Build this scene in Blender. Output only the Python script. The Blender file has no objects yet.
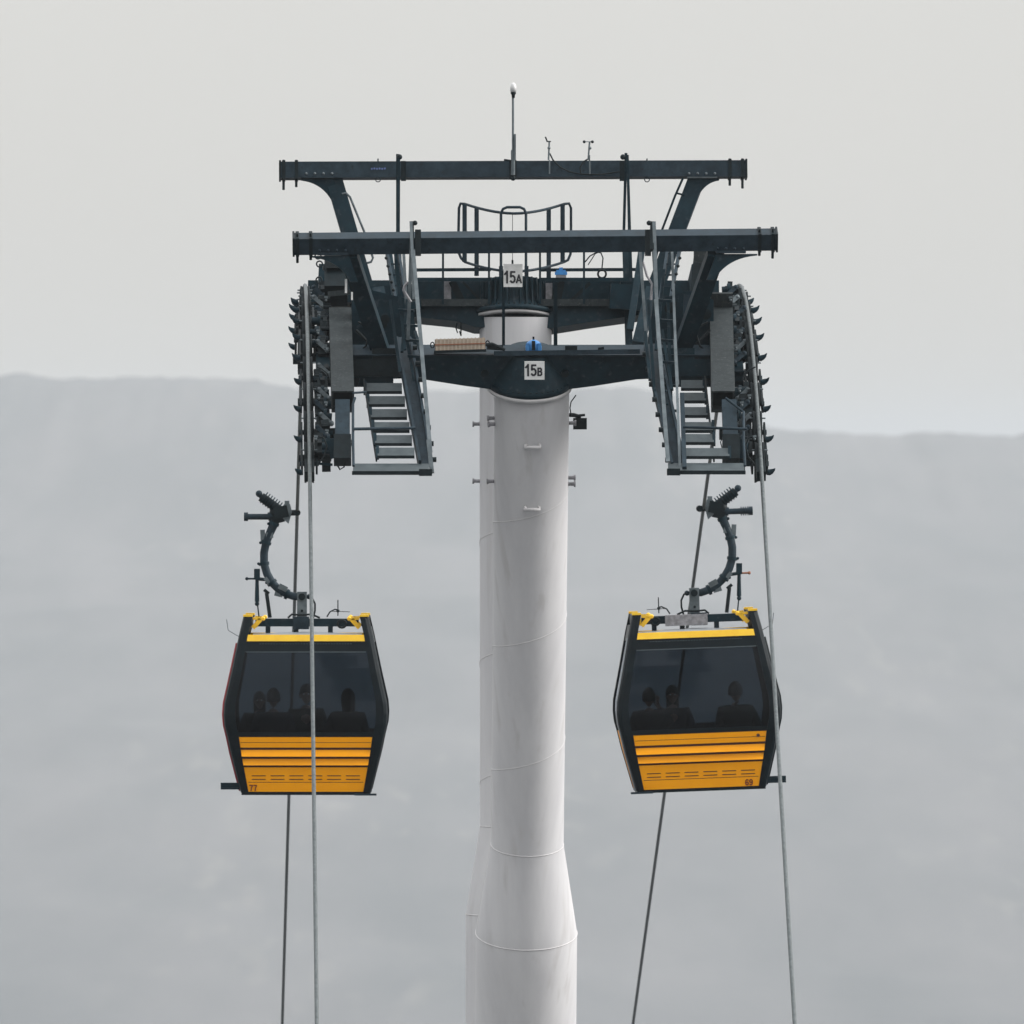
import bpy, bmesh, math, random
from mathutils import Vector, Matrix, noise
random.seed(7)
R = math.radians
PI = math.pi
scene = bpy.context.scene
col = scene.collection

# ------------------------------------------------------------------ camera
FPX = 11000.0            # focal length in pixels of a 1024 px wide frame (long telephoto)
HY = 440.0               # picture row of the horizon
ZC = 15.0                # camera height over the tower's foundation
cd = bpy.data.cameras.new("camera"); cam = bpy.data.objects.new("camera", cd); col.objects.link(cam)
cd.sensor_width = 36.0; cd.lens = 36.0 * FPX / 1024.0
cd.shift_y = -(512.0 - HY) / 1024.0
cd.clip_start = 1.0; cd.clip_end = 60000
cam.location = (0, 0, ZC); cam.rotation_euler = (R(90), 0, 0)
cd.dof.use_dof = True; cd.dof.focus_distance = 131.0; cd.dof.aperture_fstop = 4.5
scene.camera = cam

# ------------------------------------------------------------------ world, sun, exposure
w = bpy.data.worlds.new("World"); scene.world = w; w.use_nodes = True
nt = w.node_tree; nt.nodes.clear()
out = nt.nodes.new('ShaderNodeOutputWorld')
add = nt.nodes.new('ShaderNodeAddShader')
bg1 = nt.nodes.new('ShaderNodeBackground'); bg2 = nt.nodes.new('ShaderNodeBackground')
sky = nt.nodes.new('ShaderNodeTexSky'); sky.sky_type = 'NISHITA'; sky.sun_disc = False
SUN_EL, SUN_AZ = 27.0, 89.0      # azimuth measured from +Y (away from camera) towards +X
sky.sun_elevation = R(SUN_EL); sky.sun_rotation = R(SUN_AZ)
sky.dust_density = 3.0
nt.links.new(sky.outputs[0], bg1.inputs['Color']); bg1.inputs['Strength'].default_value = 0.012
tc = nt.nodes.new('ShaderNodeTexCoord'); sep = nt.nodes.new('ShaderNodeSeparateXYZ')
nt.links.new(tc.outputs['Generated'], sep.inputs[0])
rmp = nt.nodes.new('ShaderNodeValToRGB')      # overcast cloud deck: bright overhead, dimmer at the horizon
e = rmp.color_ramp.elements
e[0].position = 0.0; e[0].color = (0.645, 0.642, 0.62, 1)
e[1].position = 1.0; e[1].color = (2.2, 2.23, 2.26, 1)
x = e.new(0.12); x.color = (0.79, 0.787, 0.77, 1)
nz = nt.nodes.new('ShaderNodeTexNoise'); nz.inputs['Scale'].default_value = 16; nz.inputs['Detail'].default_value = 5
nt.links.new(tc.outputs['Generated'], nz.inputs['Vector'])
mr = nt.nodes.new('ShaderNodeMapRange'); mr.inputs['To Min'].default_value = 0.97; mr.inputs['To Max'].default_value = 1.04
nt.links.new(nz.outputs['Fac'], mr.inputs['Value'])
nt.links.new(sep.outputs['Z'], rmp.inputs['Fac'])
nt.links.new(rmp.outputs['Color'], bg2.inputs['Color']); nt.links.new(mr.outputs['Result'], bg2.inputs['Strength'])
nt.links.new(bg1.outputs[0], add.inputs[0]); nt.links.new(bg2.outputs[0], add.inputs[1])
nt.links.new(add.outputs[0], out.inputs['Surface'])
sd = bpy.data.lights.new("sun", 'SUN'); sun = bpy.data.objects.new("sun", sd); col.objects.link(sun)
sd.energy = 4.2; sd.angle = R(28); sd.color = (1.0, 0.975, 0.95)
sv = Vector((math.sin(R(SUN_AZ)) * math.cos(R(SUN_EL)), math.cos(R(SUN_AZ)) * math.cos(R(SUN_EL)), math.sin(R(SUN_EL))))
sun.rotation_euler = sv.to_track_quat('Z', 'Y').to_euler()
sun.location = (60, 60, 120)
scene.view_settings.view_transform = 'Standard'; scene.view_settings.look = 'None'
scene.view_settings.exposure = 0.0; scene.view_settings.gamma = 1.0

# ------------------------------------------------------------------ materials
def nodes(name):
    m = bpy.data.materials.new(name); m.use_nodes = True
    t = m.node_tree; return m, t, t.nodes['Principled BSDF']

def mat(name, c, c2=None, rough=0.5, metal=0.0, scale=3.0, bump=0.0, streak=False, grime=None, spec=0.5):
    m, t, b = nodes(name)
    b.inputs['Roughness'].default_value = rough; b.inputs['Metallic'].default_value = metal
    b.inputs['Specular IOR Level'].default_value = spec
    if c2 is None: c2 = tuple(v * 0.7 for v in c)
    g = t.nodes.new('ShaderNodeNewGeometry')
    mp = t.nodes.new('ShaderNodeMapping')
    t.links.new(g.outputs['Position'], mp.inputs['Vector'])
    if streak: mp.inputs['Scale'].default_value = (1, 1, 0.12)
    n = t.nodes.new('ShaderNodeTexNoise'); n.inputs['Scale'].default_value = scale; n.inputs['Detail'].default_value = 7
    n.inputs['Roughness'].default_value = 0.65
    t.links.new(mp.outputs[0], n.inputs['Vector'])
    r = t.nodes.new('ShaderNodeValToRGB')
    r.color_ramp.elements[0].position = 0.36; r.color_ramp.elements[0].color = (*c2, 1)
    r.color_ramp.elements[1].position = 0.64; r.color_ramp.elements[1].color = (*c, 1)
    t.links.new(n.outputs['Fac'], r.inputs['Fac'])
    colr = r.outputs['Color']
    if grime:
        n2 = t.nodes.new('ShaderNodeTexNoise'); n2.inputs['Scale'].default_value = scale * 2.7; n2.inputs['Detail'].default_value = 9
        t.links.new(mp.outputs[0] if streak else g.outputs['Position'], n2.inputs['Vector'])
        r2 = t.nodes.new('ShaderNodeValToRGB'); r2.color_ramp.elements[0].position = 0.58; r2.color_ramp.elements[1].position = 0.72
        t.links.new(n2.outputs['Fac'], r2.inputs['Fac'])
        mx = t.nodes.new('ShaderNodeMix'); mx.data_type = 'RGBA'
        t.links.new(r2.outputs['Color'], mx.inputs['Factor']); t.links.new(colr, mx.inputs[6]); mx.inputs[7].default_value = (*grime, 1)
        colr = mx.outputs[2]
    t.links.new(colr, b.inputs['Base Color'])
    rr = t.nodes.new('ShaderNodeMapRange'); rr.inputs['To Min'].default_value = max(0.05, rough - 0.12); rr.inputs['To Max'].default_value = min(1, rough + 0.12)
    t.links.new(n.outputs['Fac'], rr.inputs['Value']); t.links.new(rr.outputs[0], b.inputs['Roughness'])
    if bump:
        bp = t.nodes.new('ShaderNodeBump'); bp.inputs['Strength'].default_value = bump; bp.inputs['Distance'].default_value = 0.02
        t.links.new(n.outputs['Fac'], bp.inputs['Height']); t.links.new(bp.outputs[0], b.inputs['Normal'])
    return m

M = {}
M['steel'] = mat('painted_steel', (0.006, 0.022, 0.031), (0.003, 0.012, 0.018), 0.55, 0.0, 5.0, 0.1, grime=(0.022, 0.032, 0.04), spec=0.12)
M['steel2'] = mat('weathered_steel', (0.018, 0.033, 0.045), (0.006, 0.015, 0.022), 0.6, 0.0, 6.0, 0.15, grime=(0.008, 0.015, 0.02), spec=0.16)
M['galv'] = mat('galvanised_steel', (0.115, 0.14, 0.152), (0.055, 0.072, 0.080), 0.55, 0.25, 8.0, 0.1)
M['beam'] = mat('dull_grey_beam', (0.027, 0.034, 0.036), (0.013, 0.018, 0.020), 0.75, 0.0, 12.0, 0.2, grime=(0.05, 0.055, 0.055), spec=0.2)
M['tread'] = mat('grey_tread_plate', (0.048, 0.064, 0.070), (0.024, 0.037, 0.043), 0.6, 0.1, 9.0, 0.1)
M['dark'] = mat('greasy_black_steel', (0.005, 0.012, 0.015), (0.002, 0.006, 0.008), 0.55, 0.0, 9.0, 0.2, spec=0.15)
M['rubber'] = mat('black_rubber', (0.010, 0.015, 0.017), (0.006, 0.010, 0.012), 0.8, 0, 10, spec=0.2)
M['pylon'] = mat('pale_pylon_paint', (0.49, 0.485, 0.49), (0.43, 0.425, 0.435), 0.6, 0.0, 2.6, 0.06, streak=True, grime=(0.41, 0.40, 0.40))
M['pylonw'] = mat('pylon_weld_paint', (0.50, 0.49, 0.49), (0.45, 0.44, 0.44), 0.5, 0.0, 6)
M['rope'] = mat('steel_wire_rope', (0.11, 0.125, 0.128), (0.05, 0.06, 0.062), 0.5, 0.45, 30, 0.3)
M['yellow'] = mat('yellow_cabin_paint', (0.97, 0.385, 0.0012), (0.93, 0.355, 0.001), 0.42, 0.0, 3.0, spec=0.15)
M['yellow2'] = mat('bright_yellow_plastic', (0.85, 0.52, 0.015), (0.78, 0.45, 0.01), 0.4, 0.0, 6.0)
M['groove'] = mat('brown_groove', (0.06, 0.018, 0.004), None, 0.7)
M['black'] = mat('black_cabin_frame', (0.002, 0.007, 0.010), (0.001, 0.004, 0.006), 0.42, 0.0, 5.0, spec=0.12)
M['seat'] = mat('grey_seat', (0.035, 0.04, 0.045), None, 0.8)
M['roof'] = mat('pale_roof_plastic', (0.24, 0.26, 0.275), (0.18, 0.20, 0.215), 0.4, 0, 5)
M['white'] = mat('white_plate', (0.80, 0.80, 0.79), (0.68, 0.68, 0.66), 0.45, 0, 14)
M['ink'] = mat('black_lettering', (0.015, 0.015, 0.02), None, 0.5)
M['red'] = mat('dark_red_lettering', (0.16, 0.012, 0.006), None, 0.5)
M['redtrim'] = mat('red_door_trim', (0.30, 0.03, 0.035), None, 0.5)
M['blue'] = mat('blue_housing', (0.03, 0.20, 0.48), (0.02, 0.14, 0.36), 0.4, 0, 20)
M['beige'] = mat('beige_ribbed_box', (0.42, 0.33, 0.25), (0.30, 0.24, 0.19), 0.7, 0, 14)
M['brown'] = mat('rusty_bolt', (0.28, 0.10, 0.045), None, 0.7)
M['case'] = mat('pale_grey_case', (0.25, 0.245, 0.26), (0.14, 0.14, 0.15), 0.5, 0, 18)
M['lampglass'] = mat('frosted_beacon_glass', (0.55, 0.55, 0.54), (0.45, 0.45, 0.45), 0.25, 0, 10)
M['skin'] = mat('skin', (0.42, 0.24, 0.17), (0.36, 0.20, 0.14), 0.55, 0, 20)
M['hair'] = mat('dark_hair', (0.02, 0.014, 0.012), None, 0.6, 0, 60)
M['cloth1'] = mat('navy_jacket_cloth', (0.02, 0.028, 0.045), None, 0.9, 0, 30)
M['cloth2'] = mat('charcoal_coat_cloth', (0.03, 0.03, 0.033), None, 0.9, 0, 30)
M['cloth3'] = mat('dark_green_jacket_cloth', (0.022, 0.04, 0.032), None, 0.9, 0, 30)
M['denim'] = mat('dark_denim', (0.02, 0.026, 0.045), None, 0.9, 0, 30)
M['concrete'] = mat('foundation_concrete', (0.35, 0.34, 0.33), (0.25, 0.25, 0.24), 0.9, 0, 1.5, 0.3)

def glassmat(name, tint, gl=0.05):
    m = bpy.data.materials.new(name); m.use_nodes = True; t = m.node_tree; t.nodes.clear()
    o = t.nodes.new('ShaderNodeOutputMaterial'); mx = t.nodes.new('ShaderNodeMixShader')
    tr = t.nodes.new('ShaderNodeBsdfTransparent'); tr.inputs['Color'].default_value = (*tint, 1)
    g = t.nodes.new('ShaderNodeBsdfGlossy'); g.inputs['Roughness'].default_value = 0.04; g.inputs['Color'].default_value = (0.9, 0.93, 1, 1)
    f = t.nodes.new('ShaderNodeFresnel'); f.inputs['IOR'].default_value = 1.20
    t.links.new(f.outputs[0], mx.inputs['Fac']); t.links.new(tr.outputs[0], mx.inputs[1]); t.links.new(g.outputs[0], mx.inputs[2])
    t.links.new(mx.outputs[0], o.inputs['Surface']); return m
M['glass'] = glassmat('tinted_cabin_glass', (0.385, 0.43, 0.465))

# ------------------------------------------------------------------ mesh building
KEEP = {'vent_slot', 'vent_row', 'lettering', 'number', 'town', 'terrain', 'worn_sticker', 'bolt_plate', 'shaft', 'main_beam', 'bolt_row'}
class MB:
    def __init__(s): s.v = []; s.f = []; s.sm = []; s.pc = []
    def add(s, vs, fs, smooth=False):
        n = len(s.v); s.pc.append((n, n + len(vs), len(s.f), len(s.f) + len(fs))); s.v += [Vector(a) for a in vs]; s.f += [tuple(i + n for i in f) for f in fs]; s.sm += [smooth] * len(fs); return s
    def box(s, c):      # eight corners, bottom ring then top ring
        return s.add(c, [(3, 2, 1, 0), (4, 5, 6, 7), (0, 1, 5, 4), (1, 2, 6, 5), (2, 3, 7, 6), (3, 0, 4, 7)])
    def fbox(s, F, a, b, c, d, e, f):    # box in frame F: t a..b, u c..d, v e..f
        return s.box([F(a, c, e), F(b, c, e), F(b, d, e), F(a, d, e), F(a, c, f), F(b, c, f), F(b, d, f), F(a, d, f)])
    def abox(s, a, b, c, d, e, f): return s.fbox(lambda x, y, z: Vector((x, y, z)), a, b, c, d, e, f)
    def bar(s, p, q, w, h=None, side=None, w2=None, h2=None):
        p = Vector(p); q = Vector(q); h = h or w; w2 = w2 or w; h2 = h2 or (h if w2 == w else h * w2 / w)
        d = (q - p).normalized(); sd = Vector(side) if side is not None else Vector((1, 0, 0))
        if abs(d.dot(sd)) > 0.95: sd = Vector((0, 1, 0))
        a = (sd - d * sd.dot(d)).normalized(); b = d.cross(a)
        def ring(o, w, h): return [o - a * w / 2 - b * h / 2, o + a * w / 2 - b * h / 2, o + a * w / 2 + b * h / 2, o - a * w / 2 + b * h / 2]
        return s.box(ring(p, w, h) + ring(q, w2, h2))
    def tube(s, pts, r, n=10, caps=True):
        pts = [Vector(p) for p in pts]; rs = r if isinstance(r, (list, tuple)) else [r] * len(pts)
        vs = []; fs = []; ref = None
        for i, p in enumerate(pts):
            d = (pts[min(i + 1, len(pts) - 1)] - pts[max(i - 1, 0)]).normalized()
            if ref is None: ref = Vector((0, 0, 1)) if abs(d.z) < 0.9 else Vector((1, 0, 0))
            a = (ref - d * ref.dot(d)).normalized(); ref = a; b = d.cross(a)
            for k in range(n):
                th = 2 * PI * k / n; vs.append(p + (a * math.cos(th) + b * math.sin(th)) * rs[i])
        for i in range(len(pts) - 1):
            for k in range(n):
                k2 = (k + 1) % n; fs.append((i * n + k, i * n + k2, (i + 1) * n + k2, (i + 1) * n + k))
        s.add(vs, fs, True)
        if caps:
            m = (len(pts) - 1) * n
            s.add(vs[:n], [tuple(reversed(range(n)))]); s.add(vs[m:], [tuple(range(n))])
        return s
    def ball(s, c, r, n=10, sc=(1, 1, 1)):
        c = Vector(c); vs = []; fs = []; m = n // 2 + 1
        for i in range(m + 1):
            ph = PI * i / m
            for k in range(n):
                th = 2 * PI * k / n
                vs.append(c + Vector((math.sin(ph) * math.cos(th) * r * sc[0], math.sin(ph) * math.sin(th) * r * sc[1], math.cos(ph) * r * sc[2])))
        for i in range(m):
            for k in range(n):
                k2 = (k + 1) % n; fs.append((i * n + k, (i + 1) * n + k, (i + 1) * n + k2, i * n + k2))
        return s.add(vs, fs, True)
    def prism(s, F, poly, u0, u1):      # polygon in (t, v), thickness along u
        n = len(poly)
        vs = [F(p[0], u0, p[1]) for p in poly] + [F(p[0], u1, p[1]) for p in poly]
        return s.add(vs, [tuple(range(n)), tuple(reversed(range(n, 2 * n)))] + [(i, i + n, (i + 1) % n + n, (i + 1) % n) for i in range(n)])
    def lathe(s, F, prof, n=48, a0=0, a1=2 * PI):       # profile (r, v) about F's v axis
        vs = []; fs = []; m = len(prof); full = abs(a1 - a0 - 2 * PI) < 1e-6; nn = n if full else n + 1
        for k in range(nn):
            th = a0 + (a1 - a0) * k / n
            for r, v in prof: vs.append(F(r * math.cos(th), r * math.sin(th), v))
        for k in range(n):
            k2 = (k + 1) % nn
            for i in range(m - 1): fs.append((k * m + i, k2 * m + i, k2 * m + i + 1, k * m + i + 1))
        return s.add(vs, fs, True)
    def build(s, name, m, parent=None, off=None, smooth_angle=None):
        if off is None: off = OFF.get(parent.name, Vector((0, 0, 0))) if parent else Vector((0, 0, 0))
        if parent and name not in KEEP and len(s.pc) > 1:      # pieces that do not touch become parts of their own
            bb = []
            for a, b, _, _ in s.pc:
                q = s.v[a:b]; bb.append([min(p[i] for p in q) - .012 for i in range(3)] + [max(p[i] for p in q) + .012 for i in range(3)])
            cl = list(range(len(bb)))
            for i in range(len(bb)):
                for j in range(i):
                    A, B_ = bb[i], bb[j]
                    if all(A[k] <= B_[k + 3] and B_[k] <= A[k + 3] for k in range(3)):
                        ci, cj = cl[i], cl[j]
                        if ci != cj: cl = [cj if c == ci else c for c in cl]
            if len(set(cl)) > 1:
                first = None
                for c in dict.fromkeys(cl):
                    t_ = MB()
                    for i, (a, b, fa, fb) in enumerate(s.pc):
                        if cl[i] == c:
                            n0 = len(t_.v); t_.v += s.v[a:b]; t_.f += [tuple(k - a + n0 for k in f) for f in s.f[fa:fb]]; t_.sm += s.sm[fa:fb]
                    o = t_.build(name, m, parent, off); first = first or o
                return first
        me = bpy.data.meshes.new(name); me.from_pydata([v - off for v in s.v], [], s.f)
        bm = bmesh.new(); bm.from_mesh(me); bmesh.ops.recalc_face_normals(bm, faces=bm.faces[:]); bm.to_mesh(me); bm.free()
        me.polygons.foreach_set('use_smooth', s.sm); me.update()
        me.materials.append(M[m] if isinstance(m, str) else m)
        o = bpy.data.objects.new(name, me); col.objects.link(o)
        if parent: o.parent = parent
        OFF[o.name] = off
        if not parent: o.location = off
        return o
OFF = {}
def tag(o, label=None, cat=None, group=None, kind=None):
    if label: o['label'] = label
    if cat: o['category'] = cat
    if group: o['group'] = group
    if kind: o['kind'] = kind
    return o
def empty(name, loc, label, cat, group=None):
    o = bpy.data.objects.new(name, None); col.objects.link(o); o.location = loc; o.empty_display_size = 0.3
    OFF[o.name] = Vector(loc); return tag(o, label, cat, group)
def single(name, mb, m, loc, label, cat, group=None):
    return tag(mb.build(name, m, None, Vector(loc)), label, cat, group)

# ------------------------------------------------------------------ the ropeway's own frame
# t across the line, l along it (measured as distance from the camera's plane), z height over camera level
YAW = 0.02955; XC = 4.015
def L(t, l, z): return Vector((XC - YAW * l + t, l + YAW * t, z + ZC))
def TZ(px, py, l):
    a = (px - 512.0) / FPX; t = (a * l - XC + YAW * l) / (1 - YAW * a); d = l + YAW * t
    return t, (HY - py) / FPX * d
def Q(px, py, l):
    t, z = TZ(px, py, l); return L(t, l, z)
def frame(l0, z0, tilt, t0=0.0):        # tilt > 0: head leans towards the camera
    c, s_ = math.cos(R(tilt)), math.sin(R(tilt))
    def F(t, u, v): return L(t0 + t, l0 + u * c - v * s_, z0 + u * s_ + v * c)
    F.p = (l0, z0, c, s_, t0)
    return F
def pf(F, u, px, py):                   # (t, v) on the plane u = const of a frame
    l0, z0, c, s_, t0 = F.p; v = 0.0
    for _ in range(12):
        l = l0 + u * c - v * s_; t, z = TZ(px, py, l); v = (z - z0 - u * s_) / c
    return t - t0, v
def rope_z(l):
    if l < 126.55: return -0.403 - 0.869 * (126.55 - l) + 0.0012 * max(0, 110 - l) ** 2
    if l < 131.5: d = l - 126.55; return -0.403 + 0.869 * d - 0.0837 * d * d
    d = min(l, 134.3) - 131.5; z = 1.847 + 0.04 * d - 0.0696 * d * d
    if l > 134.3: z -= 0.35 * (l - 134.3) - 0.0002 * max(0, l - 180) ** 2
    return z
def rope_s(l): return (rope_z(l + 0.02) - rope_z(l - 0.02)) / 0.04

# ------------------------------------------------------------------ terrain
def sstep(a, b, x):
    x = max(0, min(1, (x - a) / (b - a))); return x * x * (3 - 2 * x)
def terrain(x, y):
    pts = [(-400, -8), (0, -6), (14, -9), (60, -58), (84, -50), (121, -16), (130, -10.9), (136, -10.9), (144, -15), (300, -78), (700, -128), (2300, -124), (3000, -112), (3800, -84), (4700, -48), (5300, -8)]
    z = None
    for i in range(len(pts) - 1):
        if pts[i][0] <= y <= pts[i + 1][0]:
            k = (y - pts[i][0]) / (pts[i + 1][0] - pts[i][0]); z = pts[i][1] + (pts[i + 1][1] - pts[i][1]) * k
    if z is None: z = -8 if y < 0 else 0
    # far ridge
    rid = 31 - 6 * sstep(-145, -90, x) - 22 * sstep(60, 150, x) - 12 * sstep(600, 2500, abs(x)) + 1.3 * noise.noise(Vector((x * 0.03, 0, 4))) + 1.4 * noise.fractal(Vector((x * 0.09, 0, 9)), 0.8, 2.2, 4) + 2.2 * math.exp(-((x + 246) / 4.5) ** 2)
    if y > 4700:
        base = -48
        if y < 5500: z = base + (rid - base) * sstep(4700, 5500, y)
        else: z = rid - (rid + 60) * sstep(5500, 7500, y)
    # side fall-off of the knoll the tower stands on, so it is a knoll and not a wall
    if 14 < y < 300: z -= 0.5 * max(0, abs(x) - 10) * (1 - sstep(120, 300, abs(x))) * 0.5
    amp = 0.3 + 6 * sstep(250, 900, y) * (1 - 0.88 * sstep(4600, 5300, y))
    z += amp * noise.fractal(Vector((x / 260.0, y / 420.0, 0.3)), 0.9, 2.1, 5)
    return z
ys = [-400, -200, -80, -20, 0, 8, 14] + list(range(20, 180, 4)) + list(range(180, 400, 12)) + list(range(400, 2000, 50)) + list(range(2000, 5600, 40)) + list(range(5600, 9000, 300)) + [12000, 20000, 40000]
xs = [-16000, -8000, -4000, -2500, -1800, -1300] + list(range(-1000, -400, 60)) + list(range(-400, 401, 4)) + list(range(400, 1001, 60)) + [1300, 1800, 2500, 4000, 8000, 16000]
g = MB(); nx = len(xs)
g.add([(x, y, ZC + terrain(x, y)) for y in ys for x in xs],
      [(j * nx + i, j * nx + i + 1, (j + 1) * nx + i + 1, (j + 1) * nx + i) for j in range(len(ys) - 1) for i in range(nx - 1)], True)
m, t_, b_ = nodes('hazy_hillside')
geo = t_.nodes.new('ShaderNodeNewGeometry')
n1 = t_.nodes.new('ShaderNodeTexNoise'); n1.inputs['Scale'].default_value = 0.02; n1.inputs['Detail'].default_value = 9; n1.inputs['Roughness'].default_value = 0.6
mp_ = t_.nodes.new('ShaderNodeMapping'); mp_.inputs['Scale'].default_value = (1, 0.12, 1)
t_.links.new(geo.outputs['Position'], mp_.inputs[0]); t_.links.new(mp_.outputs[0], n1.inputs['Vector'])
r1 = t_.nodes.new('ShaderNodeValToRGB')
r1.color_ramp.elements[0].position = 0.35; r1.color_ramp.elements[0].color = (0.088, 0.096, 0.102, 1)
r1.color_ramp.elements[1].position = 0.72; r1.color_ramp.elements[1].color = (0.130, 0.131, 0.136, 1)
t_.links.new(n1.outputs['Fac'], r1.inputs['Fac'])
n3 = t_.nodes.new('ShaderNodeTexNoise'); n3.inputs['Scale'].default_value = 0.11; n3.inputs['Detail'].default_value = 4
mp3 = t_.nodes.new('ShaderNodeMapping'); mp3.inputs['Scale'].default_value = (1, 0.10, 0.3)
n4 = t_.nodes.new('ShaderNodeTexNoise'); n4.inputs['Scale'].default_value = 0.009; n4.inputs['Detail'].default_value = 3
t_.links.new(geo.outputs['Position'], mp3.inputs[0]); t_.links.new(mp3.outputs[0], n3.inputs['Vector']); t_.links.new(mp_.outputs[0], n4.inputs['Vector'])
ml = t_.nodes.new('ShaderNodeMath'); ml.operation = 'MULTIPLY'
r3 = t_.nodes.new('ShaderNodeValToRGB'); r3.color_ramp.elements[0].position = 0.54; r3.color_ramp.elements[1].position = 0.80
r4 = t_.nodes.new('ShaderNodeValToRGB'); r4.color_ramp.elements[0].position = 0.48; r4.color_ramp.elements[1].position = 0.62
t_.links.new(n3.outputs['Fac'], r3.inputs['Fac']); t_.links.new(n4.outputs['Fac'], r4.inputs['Fac'])
t_.links.new(r3.outputs['Color'], ml.inputs[0]); t_.links.new(r4.outputs['Color'], ml.inputs[1])
m3 = t_.nodes.new('ShaderNodeMix'); m3.data_type = 'RGBA'; m3.inputs[7].default_value = (0.165, 0.163, 0.158, 1)
t_.links.new(ml.outputs[0], m3.inputs['Factor']); t_.links.new(r1.outputs['Color'], m3.inputs[6]); t_.links.new(m3.outputs[2], b_.inputs['Base Color']); b_.inputs['Roughness'].default_value = 0.95
tag(g.build('terrain', m), kind='structure')

# haze: one closed box of even, pale air
hb = MB(); hb.abox(-17000, 17000, -420, 41000, ZC - 200, ZC + 40)
hz = hb.build('haze', 'white'); hz.data.materials.clear()
hm = bpy.data.materials.new('even_haze'); hm.use_nodes = True; t_ = hm.node_tree; t_.nodes.clear()
o_ = t_.nodes.new('ShaderNodeOutputMaterial'); pv = t_.nodes.new('ShaderNodeVolumePrincipled')
pv.inputs['Color'].default_value = (0.64, 0.67, 0.695, 1); pv.inputs['Density'].default_value = 0.000125; pv.inputs['Anisotropy'].default_value = 0.0
t_.links.new(pv.outputs[0], o_.inputs['Volume']); hz.data.materials.append(hm); tag(hz, kind='stuff')

# ------------------------------------------------------------------ pylons
def pylon_axis(front):
    if front: return lambda z: 129.0 + 0.32 * (0.645 - z), (lambda z: 0.03)
    return lambda z: 134.0, (lambda z: -0.012)
ZB = -10.6
def zpy(py, l): return (HY - py) / FPX * l
def make_shaft(root, front):
    ax, tx = pylon_axis(front)
    lf, kn = (10.5 if front else -5.0), None
    F0 = frame(0, 0, 0)
    ztop = 0.60 if front else 1.495
    zc1, zc2 = ((HY - 846) / FPX * 130.2, (HY - 935) / FPX * 130.5) if front else ((HY - 826) / FPX * 134, (HY - 914) / FPX * 134)
    prof = [(ztop, 0.440), (zc1, 0.432), (zc2, 0.605), (-8.2, 0.61), (ZB, 0.62)]
    s = MB(); n = 64; vs = []; fs = []
    rings = []
    for i in range(len(prof) - 1):
        (za, ra), (zb, rb) = prof[i], prof[i + 1]
        k = 6
        for j in range(k): rings.append((za + (zb - za) * j / k, ra + (rb - ra) * j / k))
    rings.append(prof[-1])
    tl = R(17.7 if front else 0); c, s_ = math.cos(tl), math.sin(tl)
    def ringpt(z, r, th):
        t = r * math.cos(th); u = r * math.sin(th)
        return L(tx(z) + t, ax(z) + u * c, z + u * s_)
    for z, r in rings: vs += [ringpt(z, r, 2 * PI * k / n) for k in range(n)]
    for i in range(len(rings) - 1):
        fs += [(i * n + k, i * n + (k + 1) % n, (i + 1) * n + (k + 1) % n, (i + 1) * n + k) for k in range(n)]
    s.add(vs, fs, True)
    sh = s.build('shaft', 'pylon', root)
    def rad(z):
        for i in range(len(prof) - 1):
            if prof[i][0] >= z >= prof[i + 1][0]: return prof[i][1] + (prof[i + 1][1] - prof[i][1]) * (prof[i][0] - z) / (prof[i][0] - prof[i + 1][0])
        return prof[0][1]
    # circumferential and spiral welds
    for z in (zc1, zc2, -8.2):
        wd = MB(); wd.tube([ringpt(z, rad(z) - 0.001, 2 * PI * k / 72) for k in range(73)], 0.0075, 6, False); wd.build('weld_seam', 'pylonw', sh)
    # spiral: rises to the right on the camera side
    wd = MB(); pts = []
    z = zpy(523, 129.4) + (1.47 if front else 1.2); th = -PI
    while z > zc1 + 0.05:
        pts.append(ringpt(z, rad(z) - 0.001, th)); th -= 2 * PI / 96; z -= (1.47 + (0.70 if math.sin(th) > 0 else -0.70)) / 96
    wd.tube(pts, 0.006, 5, False); wd.build('weld_seam', 'pylonw', sh)
    fl = MB(); rr = 0.52
    for (ra, za, zb) in ((0.52, ztop - 0.02, ztop + 0.035),):
        pass
    return sh, ringpt, rad

FH = frame(129.0, 0.645, 23); RH = frame(134.0, 1.486, -10, -0.04)

def flange(F, r, v0, v1, parent, m='pylonw', name='flange'):
    f = MB(); f.lathe(F, [(r * 0.7, v0), (r, v0), (r, v1), (r * 0.7, v1)], 56); return f.build(name, m, parent)
def bolts(F, r, v, n, size, parent):
    for k in range(n):
        th = 2 * PI * k / n; x, y = r * math.cos(th), r * math.sin(th)
        b = MB(); b.fbox(F, x - size, x + size, y - size, y + size, v, v + size * 2.2); b.build('bolt', 'dark', parent)

front = empty('ropeway_tower', L(0, 132.6, ZB), 'nearer white tubular ropeway tower, its dark steel head carrying the 15B plate', 'ropeway tower', 'ropeway towers')
rear = empty('ropeway_tower', L(0, 134, ZB), 'farther ropeway tower mostly hidden behind the nearer one, its head carrying the 15A plate', 'ropeway tower', 'ropeway towers')
sh_f, rp_f, rad_f = make_shaft(front, True)
sh_r, rp_r, rad_r = make_shaft(rear, False)
fd = MB(); fd.fbox(frame(133.3, 0, 0), -1.6, 1.6, -2.2, 2.2, -12.5, ZB)
single('foundation_block', fd, 'concrete', L(0, 133.3, -12.5), 'concrete foundation block under the two towers', 'foundation')

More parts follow.
